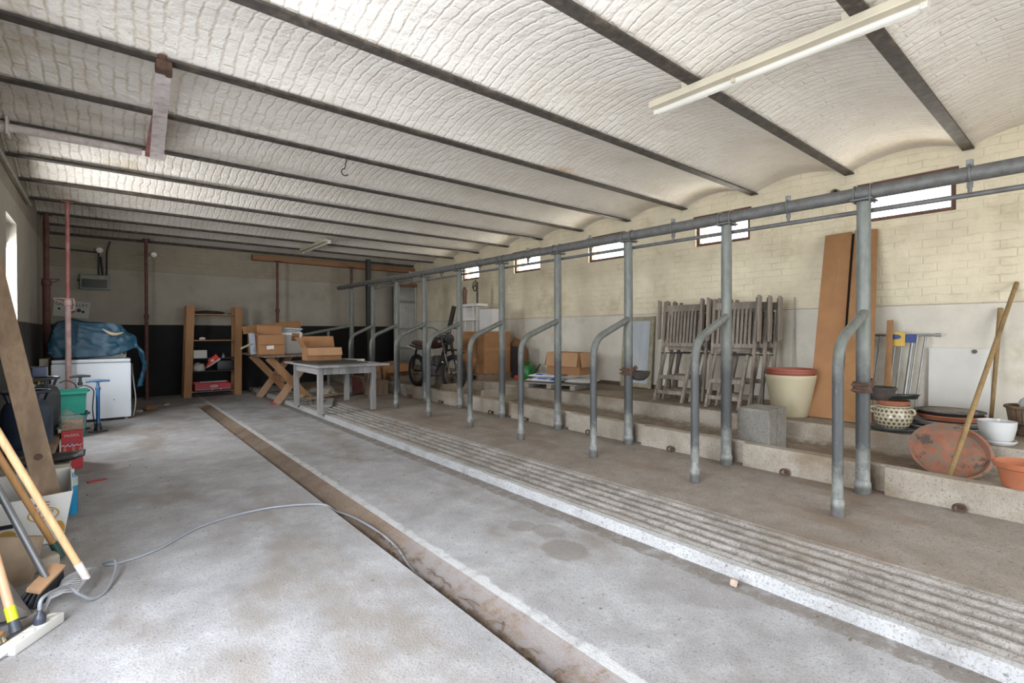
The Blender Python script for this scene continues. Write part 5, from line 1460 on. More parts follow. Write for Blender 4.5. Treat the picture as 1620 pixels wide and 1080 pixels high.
for i in range(6): mb.box(Bk(0.09, 0.43 + 0.024 * i), (0.18, 0.16, 0.010), Euler((R(-12), 0, 0)), 0.003)
mb.lathe([(0.05, 0), (0.05, 0.15)], Bk(0.08, 0.42), 14)
mb.build('engine', M('grimy alloy', (0.14, 0.13, 0.12), 0.5, 0.6, 0.3, 14, 0.1), bike, smooth=True)
def lofted(name, secs, mat, n=16):
    vs = []
    for (f, z, sw, sh) in secs:
        for k in range(n):
            a = 2 * PI * k / n
            vs.append(Bk(f, z + math.sin(a) * sh, math.cos(a) * sw))
    fs = [(i * n + k, i * n + (k + 1) % n, (i + 1) * n + (k + 1) % n, (i + 1) * n + k) for i in range(len(secs) - 1) for k in range(n)]
    fs += [tuple(range(n)), tuple((len(secs) - 1) * n + k for k in range(n))]
    return MB().add(vs, fs).build(name, mat, bike, smooth=True)
lofted('fuel_tank', [(0.32, 0.80, 0.05, 0.03), (0.28, 0.80, 0.10, 0.08), (0.12, 0.78, 0.12, 0.10), (-0.04, 0.73, 0.08, 0.06), (-0.08, 0.72, 0.05, 0.03)], M('dark brown-red tank', (0.030, 0.014, 0.012), 0.35, 0, 0.2, 6, 0))
lofted('seat', [(-0.02, 0.74, 0.06, 0.03), (-0.08, 0.745, 0.10, 0.05), (-0.35, 0.74, 0.11, 0.05), (-0.62, 0.765, 0.10, 0.045), (-0.68, 0.77, 0.06, 0.03)], M('cracked brown seat', (0.085, 0.045, 0.028), 0.7, 0, 0.25, 10, 0.1))
lofted('rear_mudguard', [(-0.50, 0.64, 0.08, 0.02), (-0.70, 0.68, 0.085, 0.022), (-0.90, 0.69, 0.08, 0.02), (-1.02, 0.66, 0.05, 0.012)], M('dirty white plastic', (0.46, 0.43, 0.38), 0.5, 0, 0.2, 9, 0))
lofted('front_mudguard', [(0.86, 0.63, 0.035, 0.01), (0.72, 0.67, 0.065, 0.014), (0.50, 0.67, 0.065, 0.014), (0.36, 0.64, 0.04, 0.01)], BLKP)
MB().tube(fillet([Bk(0.16, 0.46, 0.06), Bk(0.26, 0.40, 0.12), Bk(0.05, 0.25, 0.14), Bk(-0.25, 0.36, 0.14), Bk(-0.75, 0.52, 0.14)], 0.10), [0.018] * 12 + [0.02] * 10 + [0.034] * 7 + [0.036] if False else 0.022, 10).build('exhaust', CHR, bike, smooth=True)
MB().tube([Bk(-0.05, 0.22, -0.06), Bk(0.02, 0.0, -0.24)], 0.010, 8).build('side_stand', BLKP, bike)
for s in (-1, 1): MB().tube([Bk(0.0, 0.24, s * 0.10), Bk(0.0, 0.24, s * 0.22)], 0.014, 8).build('footpeg', BLACKPL, bike)

bike.location = (4.76, 7.98, 0.205)
bike.scale = (1.10, 1.10, 1.12)
# --- large taped carton and white shelving pieces on it
LZ = 0.402
r = thing('pallet', (5.62, 7.75, LZ), 'low dark pallet under the large taped carton', 'pallet')
for y in (7.36, 7.75, 8.12):
    MB().box((5.66, y, LZ + 0.04), (0.80, 0.09, 0.08), bev=0.004).build('bearer', WOODOLD, r)
mb = MB()
for i in range(5): mb.box((5.30 + 0.18 * i, 7.75, LZ + 0.091), (0.13, 0.92, 0.02), bev=0.003)
mb.build('deck_boards', WOODOLD, r)
CB0 = LZ + 0.102
r = thing('large_carton', (5.62, 7.72, CB0), 'large closed carton with tape bands on the ledge behind the motorbike', 'box')
MB().box((5.70, 7.76, CB0 + 0.39), (0.62, 0.86, 0.78), bev=0.008).build('carton', CARD, r)
for z in (CB0 + 0.68, CB0 + 0.24): MB().box((5.386, 7.76, z), (0.003, 0.86, 0.055)).build('tape_band', M('brown tape', (0.33, 0.165, 0.07), 0.35, 0, 0.05, 5, 0), r)
MB().box((5.70, 7.3275, CB0 + 0.45), (0.62, 0.003, 0.055)).build('tape_band', M('brown tape', (0.33, 0.165, 0.07)), r)
for k in range(8): MB().box((5.3855, 7.56, CB0 + 0.30 + 0.045 * k), (0.002, 0.018, 0.022)).build('printed_mark', M('brown-black print', (0.10, 0.05, 0.03), 0.8, 0, 0.1, 5, 0), r)
T1 = CB0 + 0.782
WB = M('matt white panel', (0.60, 0.585, 0.56), 0.7, 0, 0.05, 5, 0)
tag(MB().box((5.80, 7.72, T1 + 0.215), (0.18, 0.42, 0.43), bev=0.004).build('white_box', WB), 'plain white box standing on the large taped carton', 'box')
r = thing('white_rack', (5.75, 8.22, T1), 'small white rack with shelves beside the plain white box', 'rack')
for y in (8.00, 8.14, 8.42): MB().box((5.73, y, T1 + 0.25), (0.05, 0.04, 0.50), bev=0.003).build('upright', WB, r)
for (z, y0_, y1_) in ((T1 + 0.52, 7.85, 8.55), (T1 + 0.24, 7.95, 8.62)): MB().box((5.73, (y0_ + y1_) / 2, z), (0.26, y1_ - y0_, 0.05), bev=0.004).build('shelf_board', WB, r)
MB().box((5.745, 8.36, T1 + 0.37), (0.20, 0.10, 0.20), bev=0.004).build('white_panel', WB, r)
r = thing('brown_candlestick', (5.73, 8.46, T1 + 0.545), 'brown turned upright on the left end of the white rack', 'ornament')
MB().lathe([(0.045, 0), (0.05, 0.02), (0.04, 0.05), (0.05, 0.25), (0.055, 0.30), (0.03, 0.32), (0.035, 0.36), (0.001, 0.365)], (5.73, 8.46, T1 + 0.547), 16).build('turned_post', M('red-brown wood', (0.10, 0.042, 0.022), 0.5, 0, 0.2, 9, 0), r, smooth=True)
r = thing('iron_clamp', (5.73, 8.05, T1 + 0.545), 'black iron fitting with curled top standing on the white rack', 'fitting')
mb = MB().tube([(5.73, 8.02, T1 + 0.547), (5.73, 8.02, T1 + 0.98)], 0.020, 10)
mb.ring((5.73, 8.10, T1 + 0.86), (1, 0, 0), 0.055, 0.012, 20, 6)
mb.tube([(5.73, 8.10, T1 + 0.92), (5.73, 8.06, T1 + 1.02), (5.73, 8.16, T1 + 0.97), (5.73, 8.18, T1 + 0.86)], 0.010, 6)
mb.build('iron_bar', DKIRON, r, smooth=True)
tag(MB().bar((5.30, 8.75, 0.41), (5.50, 8.50, 1.80), 0.10, 0.05, up=(1, 0, 0), bev=0.004).build('dark_plank', M('black-brown board', (0.03, 0.022, 0.018), 0.7, 0, 0.2, 9, 0.1)), 'dark slanting board behind the motorbike handlebar', 'plank')
blob('brown_sack', (6.30, 7.50, 0.402), (0.16, 0.30, 0.48), M('brown sacking', (0.22, 0.11, 0.055), 0.95, 0, 0.2, 12, 0.3), 'brown sack slumped against the wall right of the large carton', 'sack', 0.15, 2, 11)
blob('red_scrap', (6.0, 7.12, 0.402), (0.06, 0.05, 0.04), SHR, 'small red object on the ledge beside the large carton', 'scrap', 0.3, 3, 12)
tag(MB().box((6.05, 7.20, 0.70), (0.10, 0.22, 0.60), bev=0.01).build('dark_case', BLACKPL), 'tall dark case between the large carton and the brown sack', 'case')

# ================================================================== along the right wall
LG = 0.402
# --- folded teak chairs
def folding_chair(x, y, rz, label, group):
    """folded slatted chair; local x = away from the viewer, y = width"""
    r = thing('folding_chair', (x, y, LG), label, 'folding chair', rz, group)
    H, W = 1.26, 0.235
    def stile(z): return 0.22 + 0.17 * z / H        # lean toward the wall
    for s in (-1, 1):
        mb = MB().bar((stile(0.02), s * W, 0.004), (stile(0.62), s * W, 0.62), 0.030, 0.046, up=(1, 0, 0), bev=0.004)
        mb.bar((stile(0.62), s * W, 0.60), (stile(H) + 0.01, s * (W + 0.012), H), 0.030, 0.046, up=(1, 0, 0), bev=0.004)
        mb.build('back_leg', TEAK, r, world=False)
        MB().bar((stile(0.60) - 0.03, s * (W - 0.053), 0.60), (0.0, s * (W - 0.053), 0.006), 0.028, 0.046, up=(1, 0, 0), bev=0.004).build('front_leg', TEAK, r, world=False)
        mb = MB()
        y0 = s * (W + 0.055)
        poly = [(-0.035, 0), (0.028, 0.02), (0.04, 0.30), (0.055, 0.50), (-0.012, 0.52), (-0.02, 0.30)]
        mb.prism([(p[0] + stile(0.78) - 0.02, p[1] + 0.76) for p in poly], (0, y0 - 0.013, 0), (1, 0, 0), (0, 0, 1), (0, 1, 0), 0.026)
        mb.build('armrest', TEAK, r, world=False)
    mb = MB().bar((stile(1.18), -W, 1.17), (stile(1.18), W, 1.17), 0.022, 0.085, up=(0.13, 0, 1), bev=0.005)
    mb.bar((stile(0.70), -W, 0.705), (stile(0.70), W, 0.705), 0.022, 0.050, up=(0.13, 0, 1), bev=0.004)
    for i in range(9):
        yy = -W + 0.055 + (2 * W - 0.11) * i / 8
        mb.bar((stile(0.72) - 0.004, yy, 0.72), (stile(1.14) - 0.004, yy, 1.14), 0.027, 0.013, up=(1, 0, 0))
    mb.build('backrest', TEAK, r, world=False)
    mb = MB()
    for z in (0.12, 0.30):
        xx = (stile(0.60) - 0.03) * z / 0.60
        mb = MB().bar((xx - 0.004, -W + 0.035, z), (xx - 0.004, W - 0.035, z), 0.020, 0.045 if z < 0.2 else 0.05, up=(0.3, 0, 1), bev=0.003)
        mb.build('foot_rail', TEAK, r, world=False)
    mb = MB()
    for i in range(7):
        z = 0.66 + 0.066 * i
        mb.bar((stile(z) + 0.045, -W + 0.05, z), (stile(z) + 0.045, W - 0.05, z), 0.013, 0.045, up=(0.13, 0, 1))
    for s in (-1, 1): mb.bar((stile(0.62) + 0.06, s * (W - 0.06), 0.62), (stile(1.1) + 0.06, s * (W - 0.06), 1.10), 0.025, 0.02, up=(1, 0, 0))
    mb.build('seat', TEAK, r, world=False)
    MB().tube([(stile(0.6) - 0.035, -W + 0.0, 0.60), (stile(0.6) - 0.035, W - 0.0, 0.60)], 0.007, 8).build('pivot_rod', DKIRON, r, world=False)
    return r
c0 = folding_chair(5.335, 3.475, R(4), 'weathered folding chair at the front of the left pair of stacks, beside the leaning glazed frame', 'folded garden chairs')
c0['label'] = 'front folding chair of the left stack, weathered grey-brown slats'
for k, (dx, dy, s) in enumerate(((0.17, -0.01, 'second folding chair in the left stack, behind the front one'), (0.34, 0.0, 'third folding chair in the left stack, nearer the wall'))):
    dup(c0, (5.335 + dx, 3.475 + dy, LG), R(3 - k), s)
for k, (dx, dy, s) in enumerate(((0.0, 0.0, 'front folding chair of the right stack, beside the cream planter'), (0.18, -0.03, 'second folding chair in the right stack, its armrest jutting out'), (0.36, -0.06, 'rear folding chair of the right stack, against the wall'))):
    dup(c0, (5.33 + dx, 2.785 + dy, LG), R(5 - 2 * k), s)

# --- planter and terracotta saucers
POTC = M('cream stoneware', (0.42, 0.365, 0.245), 0.6, 0, 0.08, 4, 0.03, dirt=(0.25, 0.21, 0.14), dirt_amt=0.35)
PC = (5.52, 2.14)
r = thing('cream_planter', (*PC, LG), 'large cream planter with terracotta saucers in its mouth beside the chairs', 'planter')
MB().lathe([(0.001, 0.001), (0.155, 0.0), (0.165, 0.02), (0.232, 0.385), (0.238, 0.40), (0.236, 0.425), (0.222, 0.425), (0.215, 0.39), (0.150, 0.04), (0.001, 0.035)], (*PC, LG), 40).build('pot', POTC, r, smooth=True)
def saucer(x, y, z, rad, h, mat, name, label, rot=None, n=40, cat='saucer', group=None):
    prof = [(0.001, 0.0), (rad * 0.86, 0.0), (rad * 0.97, h * 0.8), (rad, h * 0.82), (rad, h), (rad * 0.94, h), (rad * 0.84, 0.012), (0.001, 0.012)]
    return tag(MB().lathe(prof, (x, y, z), n, rot).build(name, mat, smooth=True), label, cat, group)
TERRAR = M('red-brown plastic terracotta', (0.26, 0.075, 0.045), 0.6, 0, 0.12, 8, 0.03)
saucer(PC[0], PC[1], LG + 0.385, 0.222, 0.075, TERRAR, 'plant_saucer', 'lower red-brown saucer sitting in the mouth of the cream planter', group='saucers in the planter')
saucer(PC[0] + 0.004, PC[1], LG + 0.40, 0.226, 0.085, TERRAR, 'plant_saucer', 'upper red-brown saucer nested on top of the cream planter', group='saucers in the planter')
# --- concrete blocks
BLOCKC = concrete('lightweight concrete block', (0.20, 0.185, 0.16), (0.09, 0.08, 0.065), (0.36, 0.345, 0.31), rough_bump=0.9)
def block(x0, x1, label):
    mb = MB().box(((x0 + x1) / 2, 2.035, 0.21 + 0.188), (x1 - x0, 0.285, 0.372), bev=0.008)
    return tag(mb.build('concrete_block', BLOCKC), label, 'concrete block', 'blocks in the trough')
block(4.45, 4.605, 'front concrete block in the trough before the cream planter')
block(4.615, 4.80, 'rear concrete block in the trough, behind the speckled front one')
# --- tall cardboard
def slab_between(mb, b0, b1, t1, t0, th):
    q = [Vector(p) for p in (b0, b1, t1, t0)]
    return panel(mb, q, th)
r = thing('tall_cardboard', (5.56, 1.85, LG), 'left wide brown cardboard panel leaning tall against the cream wall', 'cardboard', group='leaning cardboard panels')
slab_between(MB(), (5.555, 1.975, LG), (5.575, 1.715, LG), (6.47, 1.865, 2.375), (6.46, 2.125, 2.365), 0.022).build('panel', CARD, r)
slab_between(MB(), (5.60, 1.80, LG), (5.60, 1.60, LG), (6.497, 1.77, 2.36), (6.495, 1.93, 2.36), 0.010).build('gap_shade_sheet', M('carton gap shade', (0.018, 0.013, 0.010), 0.95, 0, 0.2, 5, 0), r)  # near-black sheet standing for the shade in the gap between the panels
MB().tube([(6.085, 1.955, 1.60), (6.24, 1.92, 1.93), (6.345, 1.955, 2.14), (6.37, 2.005, 2.17)], [0.002, 0.004, 0.006, 0.004], 6).build('torn_strip', CARDLT, r)
r = thing('tall_cardboard', (5.56, 1.56, LG), 'right narrower brown cardboard panel leaning tall beside the wide one', 'cardboard', group='leaning cardboard panels')
slab_between(MB(), (5.50, 1.675, LG), (5.51, 1.425, LG), (6.46, 1.622, 2.365), (6.45, 1.828, 2.385), 0.022).build('panel', CARDDK, r)
tag(MB().tube([(6.505, 2.476, 1.69), (6.42, 2.46, 0.86), (6.37, 2.45, 0.405)], 0.009, 8).build('thin_rod', ROD), 'thin grey rod leaning on the wall behind the cream planter', 'rod')

# --- old tubular rack, batten, white board
r = thing('tubular_rack', (6.25, 1.40, LG), 'grey tubular folding rack with a yellow plate leaning on the wall', 'rack')
GAL = M('dull galvanised tube', (0.30, 0.30, 0.29), 0.45, 0.6, 0.15, 12, 0)
MB().tube([(6.38, 1.68, 1.23), (6.38, 1.13, 1.235)], 0.012, 10).build('top_bar', GAL, r, smooth=True)
MB().tube([(6.38, 1.13, 1.235), (6.38, 1.085, 1.235)], 0.017, 10).build('end_ferrule', GAL, r, smooth=True)
for (yt, yb, rad) in ((1.645, 1.70, 0.009), (1.575, 1.64, 0.009), (1.44, 1.50, 0.010), (1.385, 1.44, 0.009), (1.30, 1.37, 0.017), (1.265, 1.335, 0.010), (1.20, 1.275, 0.010)):
    MB().tube([(6.365, yt, 1.225), (6.27, yb, LG)], rad, 8).build('rod', GAL, r, smooth=True)
MB().box((6.335, 1.435, 1.19), (0.012, 0.155, 0.145), Euler((0, R(7), 0)), 0.003).build('yellow_plate', M('yellow enamel', (0.56, 0.37, 0.05), 0.5, 0, 0.12, 12, 0), r)
NAVY = M('blue enamel', (0.02, 0.045, 0.19), 0.5, 0, 0.12, 12, 0)
ov = MB().lathe([(0.05, 0), (0.05, 0.004)], (0, 0, 0), 24)
ov.v = [Vector((6.327 - v.z, 1.44 + v.x, 1.215 + v.y * 0.5)) for v in ov.v]
ov.build('blue_oval', NAVY, r)
MB().box((6.34, 1.315, 1.20), (0.014, 0.085, 0.085), Euler((0, R(7), 0)), 0.004).build('blue_catch', NAVY, r)
tag(MB().bar((5.93, 1.42, LG + 0.004), (6.33, 1.482, 1.385), 0.052, 0.022, up=(1, 0, 0), bev=0.002).build('wooden_batten', WOODLT), 'pale wooden batten leaning in front of the tubular rack', 'batten')
r = thing('white_board', (6.49, 0.97, LG), 'white painted board standing against the wall, right of the rack', 'board')
MB().box((6.495, 0.97, 0.755), (0.022, 0.46, 0.70), Euler((0, R(1.5), 0)), 0.003).build('board', M('white painted board', (0.62, 0.60, 0.55), 0.6, 0, 0.05, 5, 0.02), r)
MB().lathe([(0.020, 0), (0.020, 0.012)], (6.494, 0.855, 1.075), 16, Vector((-1, 0, 0)).to_track_quat('Z', 'Y').to_matrix()).build('round_knob', M('brown knob', (0.12, 0.08, 0.06), 0.6), r)

# --- bowl and saucers on the ledge edge
BC = (5.41, 1.245)
ZINC = M('dark grey zinc', (0.085, 0.085, 0.085), 0.45, 0.4, 0.2, 9, 0.05)
saucer(5.40, 1.235, LG, 0.185, 0.028, ZINC, 'plant_saucer', 'dark grey saucer under the patterned cream bowl')
t = NT('cream glaze with brown motifs')
x, y, z = t.xyz()
row = t.math('DIVIDE', z, 0.034)
col_ = t.math('ADD', t.math('MULTIPLY', t.math('ARCTAN2', y, x), 22 / (2 * PI)), t.math('MULTIPLY', t.math('FLOOR', row), 0.5))
du = t.math('SUBTRACT', t.math('FRACT', col_), 0.5)
dv = t.math('SUBTRACT', t.math('FRACT', row), 0.5)
dv2 = t.math('ADD', dv, t.math('MULTIPLY', t.math('ABSOLUTE', du), -0.5))   # heart-like notch
d2 = t.math('ADD', t.math('MULTIPLY', du, du), t.math('MULTIPLY', dv2, dv2))
k = t.math('SUBTRACT', 1.0, t.mask(d2, 0.075, 0.10))
GLZ = t.done(t.mix(k, (0.42, 0.37, 0.26), (0.075, 0.055, 0.035)), 0.25)
r = thing('patterned_bowl', (*BC, LG + 0.014), 'cream glazed bowl with brown motifs on the ledge edge', 'bowl')
z0 = LG + 0.0135
MB().lathe([(0.001, 0.0), (0.085, 0.0), (0.12, 0.035), (0.140, 0.085), (0.140, 0.12), (0.122, 0.165), (0.116, 0.185)], (*BC, z0), 40).build('belly', GLZ, r, smooth=True)
MB().lathe([(0.116, 0.185), (0.132, 0.195), (0.134, 0.204), (0.122, 0.205), (0.106, 0.185), (0.11, 0.16)], (*BC, z0), 40).build('rim', M('cream glaze', (0.42, 0.37, 0.26), 0.25, 0, 0.06, 8, 0), r, smooth=True)
for s in (-1, 1): MB().ring((BC[0] - 0.03, BC[1] + s * 0.135, z0 + 0.155), (1, 0, 0.2), 0.026, 0.009, 16, 8).build('lug_handle', M('cream glaze', (0.50, 0.44, 0.32)), r, smooth=True)
saucer(BC[0], BC[1], z0 + 0.206, 0.125, 0.040, TERRA, 'plant_saucer', 'terracotta saucer stacked on the patterned bowl')
saucer(BC[0] + 0.01, BC[1] - 0.02, z0 + 0.256, 0.170, 0.040, M('dark green-black plastic', (0.016, 0.020, 0.018), 0.4, 0, 0.2, 9, 0), 'plant_saucer', 'black-green saucer tilted on top of the patterned bowl', Euler((R(-5), R(3), 0)))
# pile of saucers and trays behind
SX, SY = 5.82, 0.93
GREYZ = M('weathered grey tray', (0.24, 0.235, 0.22), 0.5, 0.3, 0.25, 9, 0.1)
saucer(SX - 0.03, SY + 0.05, LG, 0.31, 0.045, GREYZ, 'plant_saucer', 'widest grey tray at the bottom of the pile behind the leaning saucer')
saucer(SX, SY + 0.02, LG + 0.047, 0.29, 0.040, GREYZ, 'plant_saucer', 'second grey tray of the pile behind the leaning saucer')
saucer(SX, SY, LG + 0.089, 0.24, 0.045, TERRA, 'plant_saucer', 'terracotta saucer in the middle of the pile of trays')
saucer(SX + 0.005, SY, LG + 0.136, 0.245, 0.030, M('dusty black plastic', (0.05, 0.045, 0.04), 0.6, 0, 0.3, 12, 0.1), 'plant_saucer', 'dusty black saucer on top of the pile of trays')
blob('leaf_litter', (SX, SY, LG + 0.15), (0.19, 0.19, 0.018), M('dry grey litter', (0.20, 0.175, 0.15), 0.95, 0, 0.4, 60, 0.3), 'dry grey leaf litter lying in the topmost dusty saucer', 'litter', 0.3, 5, 31)
saucer(6.14, 1.36, LG, 0.13, 0.075, M('beige-brown plastic', (0.20, 0.16, 0.11), 0.6, 0, 0.15, 9, 0.05), 'plant_saucer', 'deep beige saucer at the wall end of the tray pile, near the batten foot', cat='saucer')
# big terracotta saucer leaning in the trough
nrm2 = Vector((-0.70, -0.22, 0.68)).normalized()
rot = nrm2.to_track_quat('Z', 'Y').to_matrix()
t = NT('stained terracotta')
n1 = t.noise(7, 6, 0.65)
n2 = t.noise(16, 5, 0.65, loc=(4, 4, 4))
n3 = t.noise(9, 6, 0.7, loc=(8, 1, 2))
cc = t.ramp(n1, [(0.35, (0.20, 0.075, 0.042)), (0.62, (0.26, 0.115, 0.07))])
cc = t.mix(t.math('MULTIPLY', t.mask(n2, 0.44, 0.58), 0.85), cc, (0.15, 0.115, 0.085))
cc = t.mix(t.math('MULTIPLY', t.mask(n3, 0.56, 0.64), 0.8), cc, (0.055, 0.045, 0.04))
STT = t.done(cc, 0.95, 0, t.bump(n2, 0.2, 0.004))
prof = [(0.001, 0.0), (0.195, 0.0), (0.225, 0.030), (0.243, 0.034), (0.245, 0.048), (0.226, 0.050), (0.205, 0.016), (0.001, 0.012)]
r = thing('leaning_saucer', (4.90, 0.79, 0.22), 'large stained terracotta saucer leaning on the ledge in the trough at right', 'saucer')
MB().lathe(prof, Vector((4.935, 0.79, 0.345)), 48, rot).build('dish', STT, r, smooth=True)
# sticks
BAMB = wood('old broom stick', (0.20, 0.125, 0.05), (0.31, 0.205, 0.09))
tag(MB().tube([(4.47, 0.722, 0.235), (6.505, 0.573, 1.715)], 0.017, 12).build('long_stick', BAMB, smooth=True), 'long brown stick leaning from the trough to the wall, crossing the round saucer', 'stick')
tag(MB().tube([(6.06, 0.692, LG + 0.01), (6.50, 0.678, 1.485)], [0.014, 0.020], 12).build('short_stick', BAMB, smooth=True), 'shorter stick leaning behind the white pot', 'stick')
# white pot
r = thing('white_pot', (5.35, 0.575, LG), 'glossy white plant pot on a white saucer at the far right', 'plant pot')
MB().lathe([(0.001, 0.016), (0.075, 0.016), (0.095, 0.04), (0.112, 0.12), (0.116, 0.175), (0.108, 0.176), (0.104, 0.13), (0.001, 0.125)], (5.35, 0.575, LG), 40).build('pot', M('glossy white glaze', (0.50, 0.50, 0.49), 0.18, 0, 0.03, 5, 0), r, smooth=True)
MB().lathe([(0.001, 0.0), (0.10, 0.0), (0.116, 0.02), (0.116, 0.03), (0.108, 0.03), (0.098, 0.012), (0.001, 0.012)], (5.35, 0.575, LG), 40).build('saucer', M('white glaze', (0.46, 0.46, 0.45), 0.3, 0, 0.03, 5, 0), r, smooth=True)
MB().lathe([(0.001, 0.135), (0.104, 0.133)], (5.35, 0.575, LG), 24).build('inner_pot', M('plum plastic', (0.13, 0.05, 0.05), 0.6, 0, 0.2, 9, 0), r)
# terracotta pot on the kerb
TP = (4.375, 0.345)
r = thing('terracotta_pot', (*TP, 0.305), 'orange terracotta pot standing on the kerb at the right edge', 'plant pot')
TERO = M('orange terracotta', (0.34, 0.105, 0.042), 0.75, 0, 0.10, 8, 0.06, dirt=(0.28, 0.14, 0.09), dirt_amt=0.4)
MB().lathe([(0.001, 0.0), (0.098, 0.0), (0.128, 0.115), (0.143, 0.122), (0.148, 0.15), (0.136, 0.155), (0.122, 0.12), (0.115, 0.105), (0.001, 0.10)], (*TP, 0.306), 40).build('pot', TERO, r, smooth=True)
MB().lathe([(0.001, 0.115), (0.119, 0.108)], (*TP, 0.306), 24).build('soil', M('grey dry soil', (0.16, 0.15, 0.135), 0.95, 0, 0.35, 30, 0.4), r)
# basket with plastic
r = thing('wicker_basket', (5.95, 0.42, LG), 'brown wicker basket behind the white pot at the right edge', 'basket')
WIK = M('brown wicker', (0.16, 0.105, 0.065), 0.85, 0, 0.25, 14, 0.2)
for i in range(26):
    a = 2 * PI * i / 26
    rr = 0.165
    MB_ = MB().bar((5.95 + 0.13 * math.cos(a), 0.42 + 0.13 * math.sin(a), LG + 0.004), (5.95 + rr * math.cos(a), 0.42 + rr * math.sin(a), LG + 0.24), 0.030, 0.006, up=(math.cos(a), math.sin(a), 0))
    if i == 0: allb = MB()
    allb.add(MB_.v, MB_.f)
allb.build('woven_side', WIK, r)
mb = MB().ring((5.95, 0.42, LG + 0.235), (0, 0, 1), 0.168, 0.014, 32, 8)
mb.build('rim_braid', WIK, r, smooth=True)
MB().lathe([(0.001, 0), (0.13, 0), (0.15, 0.10), (0.001, 0.11)], (5.95, 0.42, LG + 0.002), 24).build('inner_base', M('dark wicker', (0.05, 0.035, 0.022), 0.9), r)
blob('plastic_sheet', (5.98, 0.40, LG + 0.115), (0.11, 0.11, 0.165), M('greyish plastic sheet', (0.44, 0.43, 0.41), 0.4, 0, 0.12, 9, 0.2), 'crumpled grey-white plastic sheet in the wicker basket', 'plastic', 0.3, 2.5, 41)

# --- pallet, sacks, carton, watering can
pr = R(17)
r = thing('pallet', (5.55, 5.58, LG), 'low grey pallet carrying the blue and white sacks and the open carton', 'pallet', pr)
PALW = M('greyed pallet wood', (0.22, 0.195, 0.16), 0.9, 0, 0.25, 9, 0.2)
for y in (-0.40, 0.0, 0.40): MB().box((0, y, 0.032), (0.62, 0.08, 0.064), bev=0.004).build('bearer', PALW, r, world=False)
mb = MB()
for i in range(6): mb.box((-0.255 + 0.102 * i, 0, 0.074), (0.085, 0.92, 0.018), bev=0.002)
mb.build('deck_boards', PALW, r, world=False)
PT = LG + 0.085
def sack(cx, cy, z, sx, sy, h, rz, mat, label, seed, marks):
    r = thing('sack', (cx, cy, z), label, 'sack', rz, 'flat sacks on the pallet')
    def pt(u, v, top):
        x = (u - 0.5) * 2; y = (v - 0.5) * 2
        k = max(0.0, 1 - abs(x) ** 3.5) ** 0.55 * max(0.0, 1 - abs(y) ** 3.5) ** 0.55
        n_ = noise.noise(Vector((x * 2 + seed, y * 2, 3))) * 0.010 + noise.noise(Vector((x * 6 + seed, y * 6, 9))) * 0.005
        zz = (h * (0.42 + 0.58 * k) + n_ * k) if top else (h * 0.42 * (1 - k))
        return Vector((x * sx / 2, y * sy / 2, max(zz, 0.0)))
    mb = MB().grid(20, 20, lambda u, v: pt(u, v, True))
    mb.grid(20, 20, lambda u, v: pt(u, v, False))
    mb.build('body', mat, r, smooth=True, world=False)
    for (x, y, w_, l_, mm) in marks:
        g = MB().grid(4, 4, lambda u, v: pt(0.5 + x / sx + (u - 0.5) * w_ / sx, 0.5 + y / sy + (v - 0.5) * l_ / sy, True) + Vector((0, 0, 0.002)))
        g.build('printed_patch', mm, r, smooth=True, world=False)
    return r
SACKW = M('white woven plastic', (0.60, 0.62, 0.66), 0.45, 0, 0.07, 7, 0.1, 30)
SACKG = M('grey-white plastic', (0.40, 0.40, 0.38), 0.45, 0, 0.15, 9, 0.2, 24)
BLUEP = M('strong blue print', (0.015, 0.075, 0.48), 0.5, 0, 0.08, 8, 0)
REDP = M('red print ring', (0.50, 0.03, 0.05), 0.5, 0, 0.08, 8, 0)
sack(5.46, 5.73, PT, 0.44, 0.58, 0.065, pr, SACKW, 'lower blue and white sack on the pallet', 1, [(-0.16, -0.21, 0.10, 0.12, BLUEP), (-0.17, 0.20, 0.06, 0.05, REDP), (-0.17, 0.0, 0.05, 0.16, BLUEP)])
sack(5.50, 5.76, PT + 0.066, 0.40, 0.56, 0.055, pr + 0.05, SACKW, 'upper blue and white sack on the pallet, under the carton edge', 2, [(-0.13, 0.08, 0.10, 0.13, BLUEP), (-0.14, -0.22, 0.05, 0.05, REDP)])
sack(5.66, 5.17, PT, 0.46, 0.42, 0.085, pr, SACKG, 'grey-white sack on the nearer end of the pallet', 3, [])
r = open_box('open_carton', (5.74, 5.50, PT + 0.122), (0.42, 0.60, 0.34), CARD, 'large open carton with flaps folded down on the sacks', rz=R(10), flaps=(None, None, None, None))
MB().bar((-0.216, 0.0, 0.345), (-0.265, 0.0, 0.13), 0.58, 0.006, up=(1, 0, 0)).build('hanging_flap', CARDLT, r, world=False)
MB().bar((0.0, -0.306, 0.345), (0.0, -0.345, 0.12), 0.40, 0.006, up=(0, 1, 0)).build('hanging_flap', CARDLT, r, world=False)
MB().bar((0.0, 0.306, 0.345), (0.0, 0.36, 0.13), 0.40, 0.006, up=(0, 1, 0)).build('hanging_flap', CARDLT, r, world=False)
CANG = M('bright green plastic', (0.010, 0.17, 0.03), 0.35, 0, 0.10, 7, 0)
wc = (6.12, 6.95)
r = thing('watering_can', (*wc, LG), 'bright green watering can on the ledge by the wall', 'watering can')
MB().lathe([(0.001, 0.0), (0.125, 0.0), (0.13, 0.01), (0.115, 0.24), (0.108, 0.25), (0.10, 0.245), (0.001, 0.235)], (*wc, LG), 28).build('body', CANG, r, smooth=True)
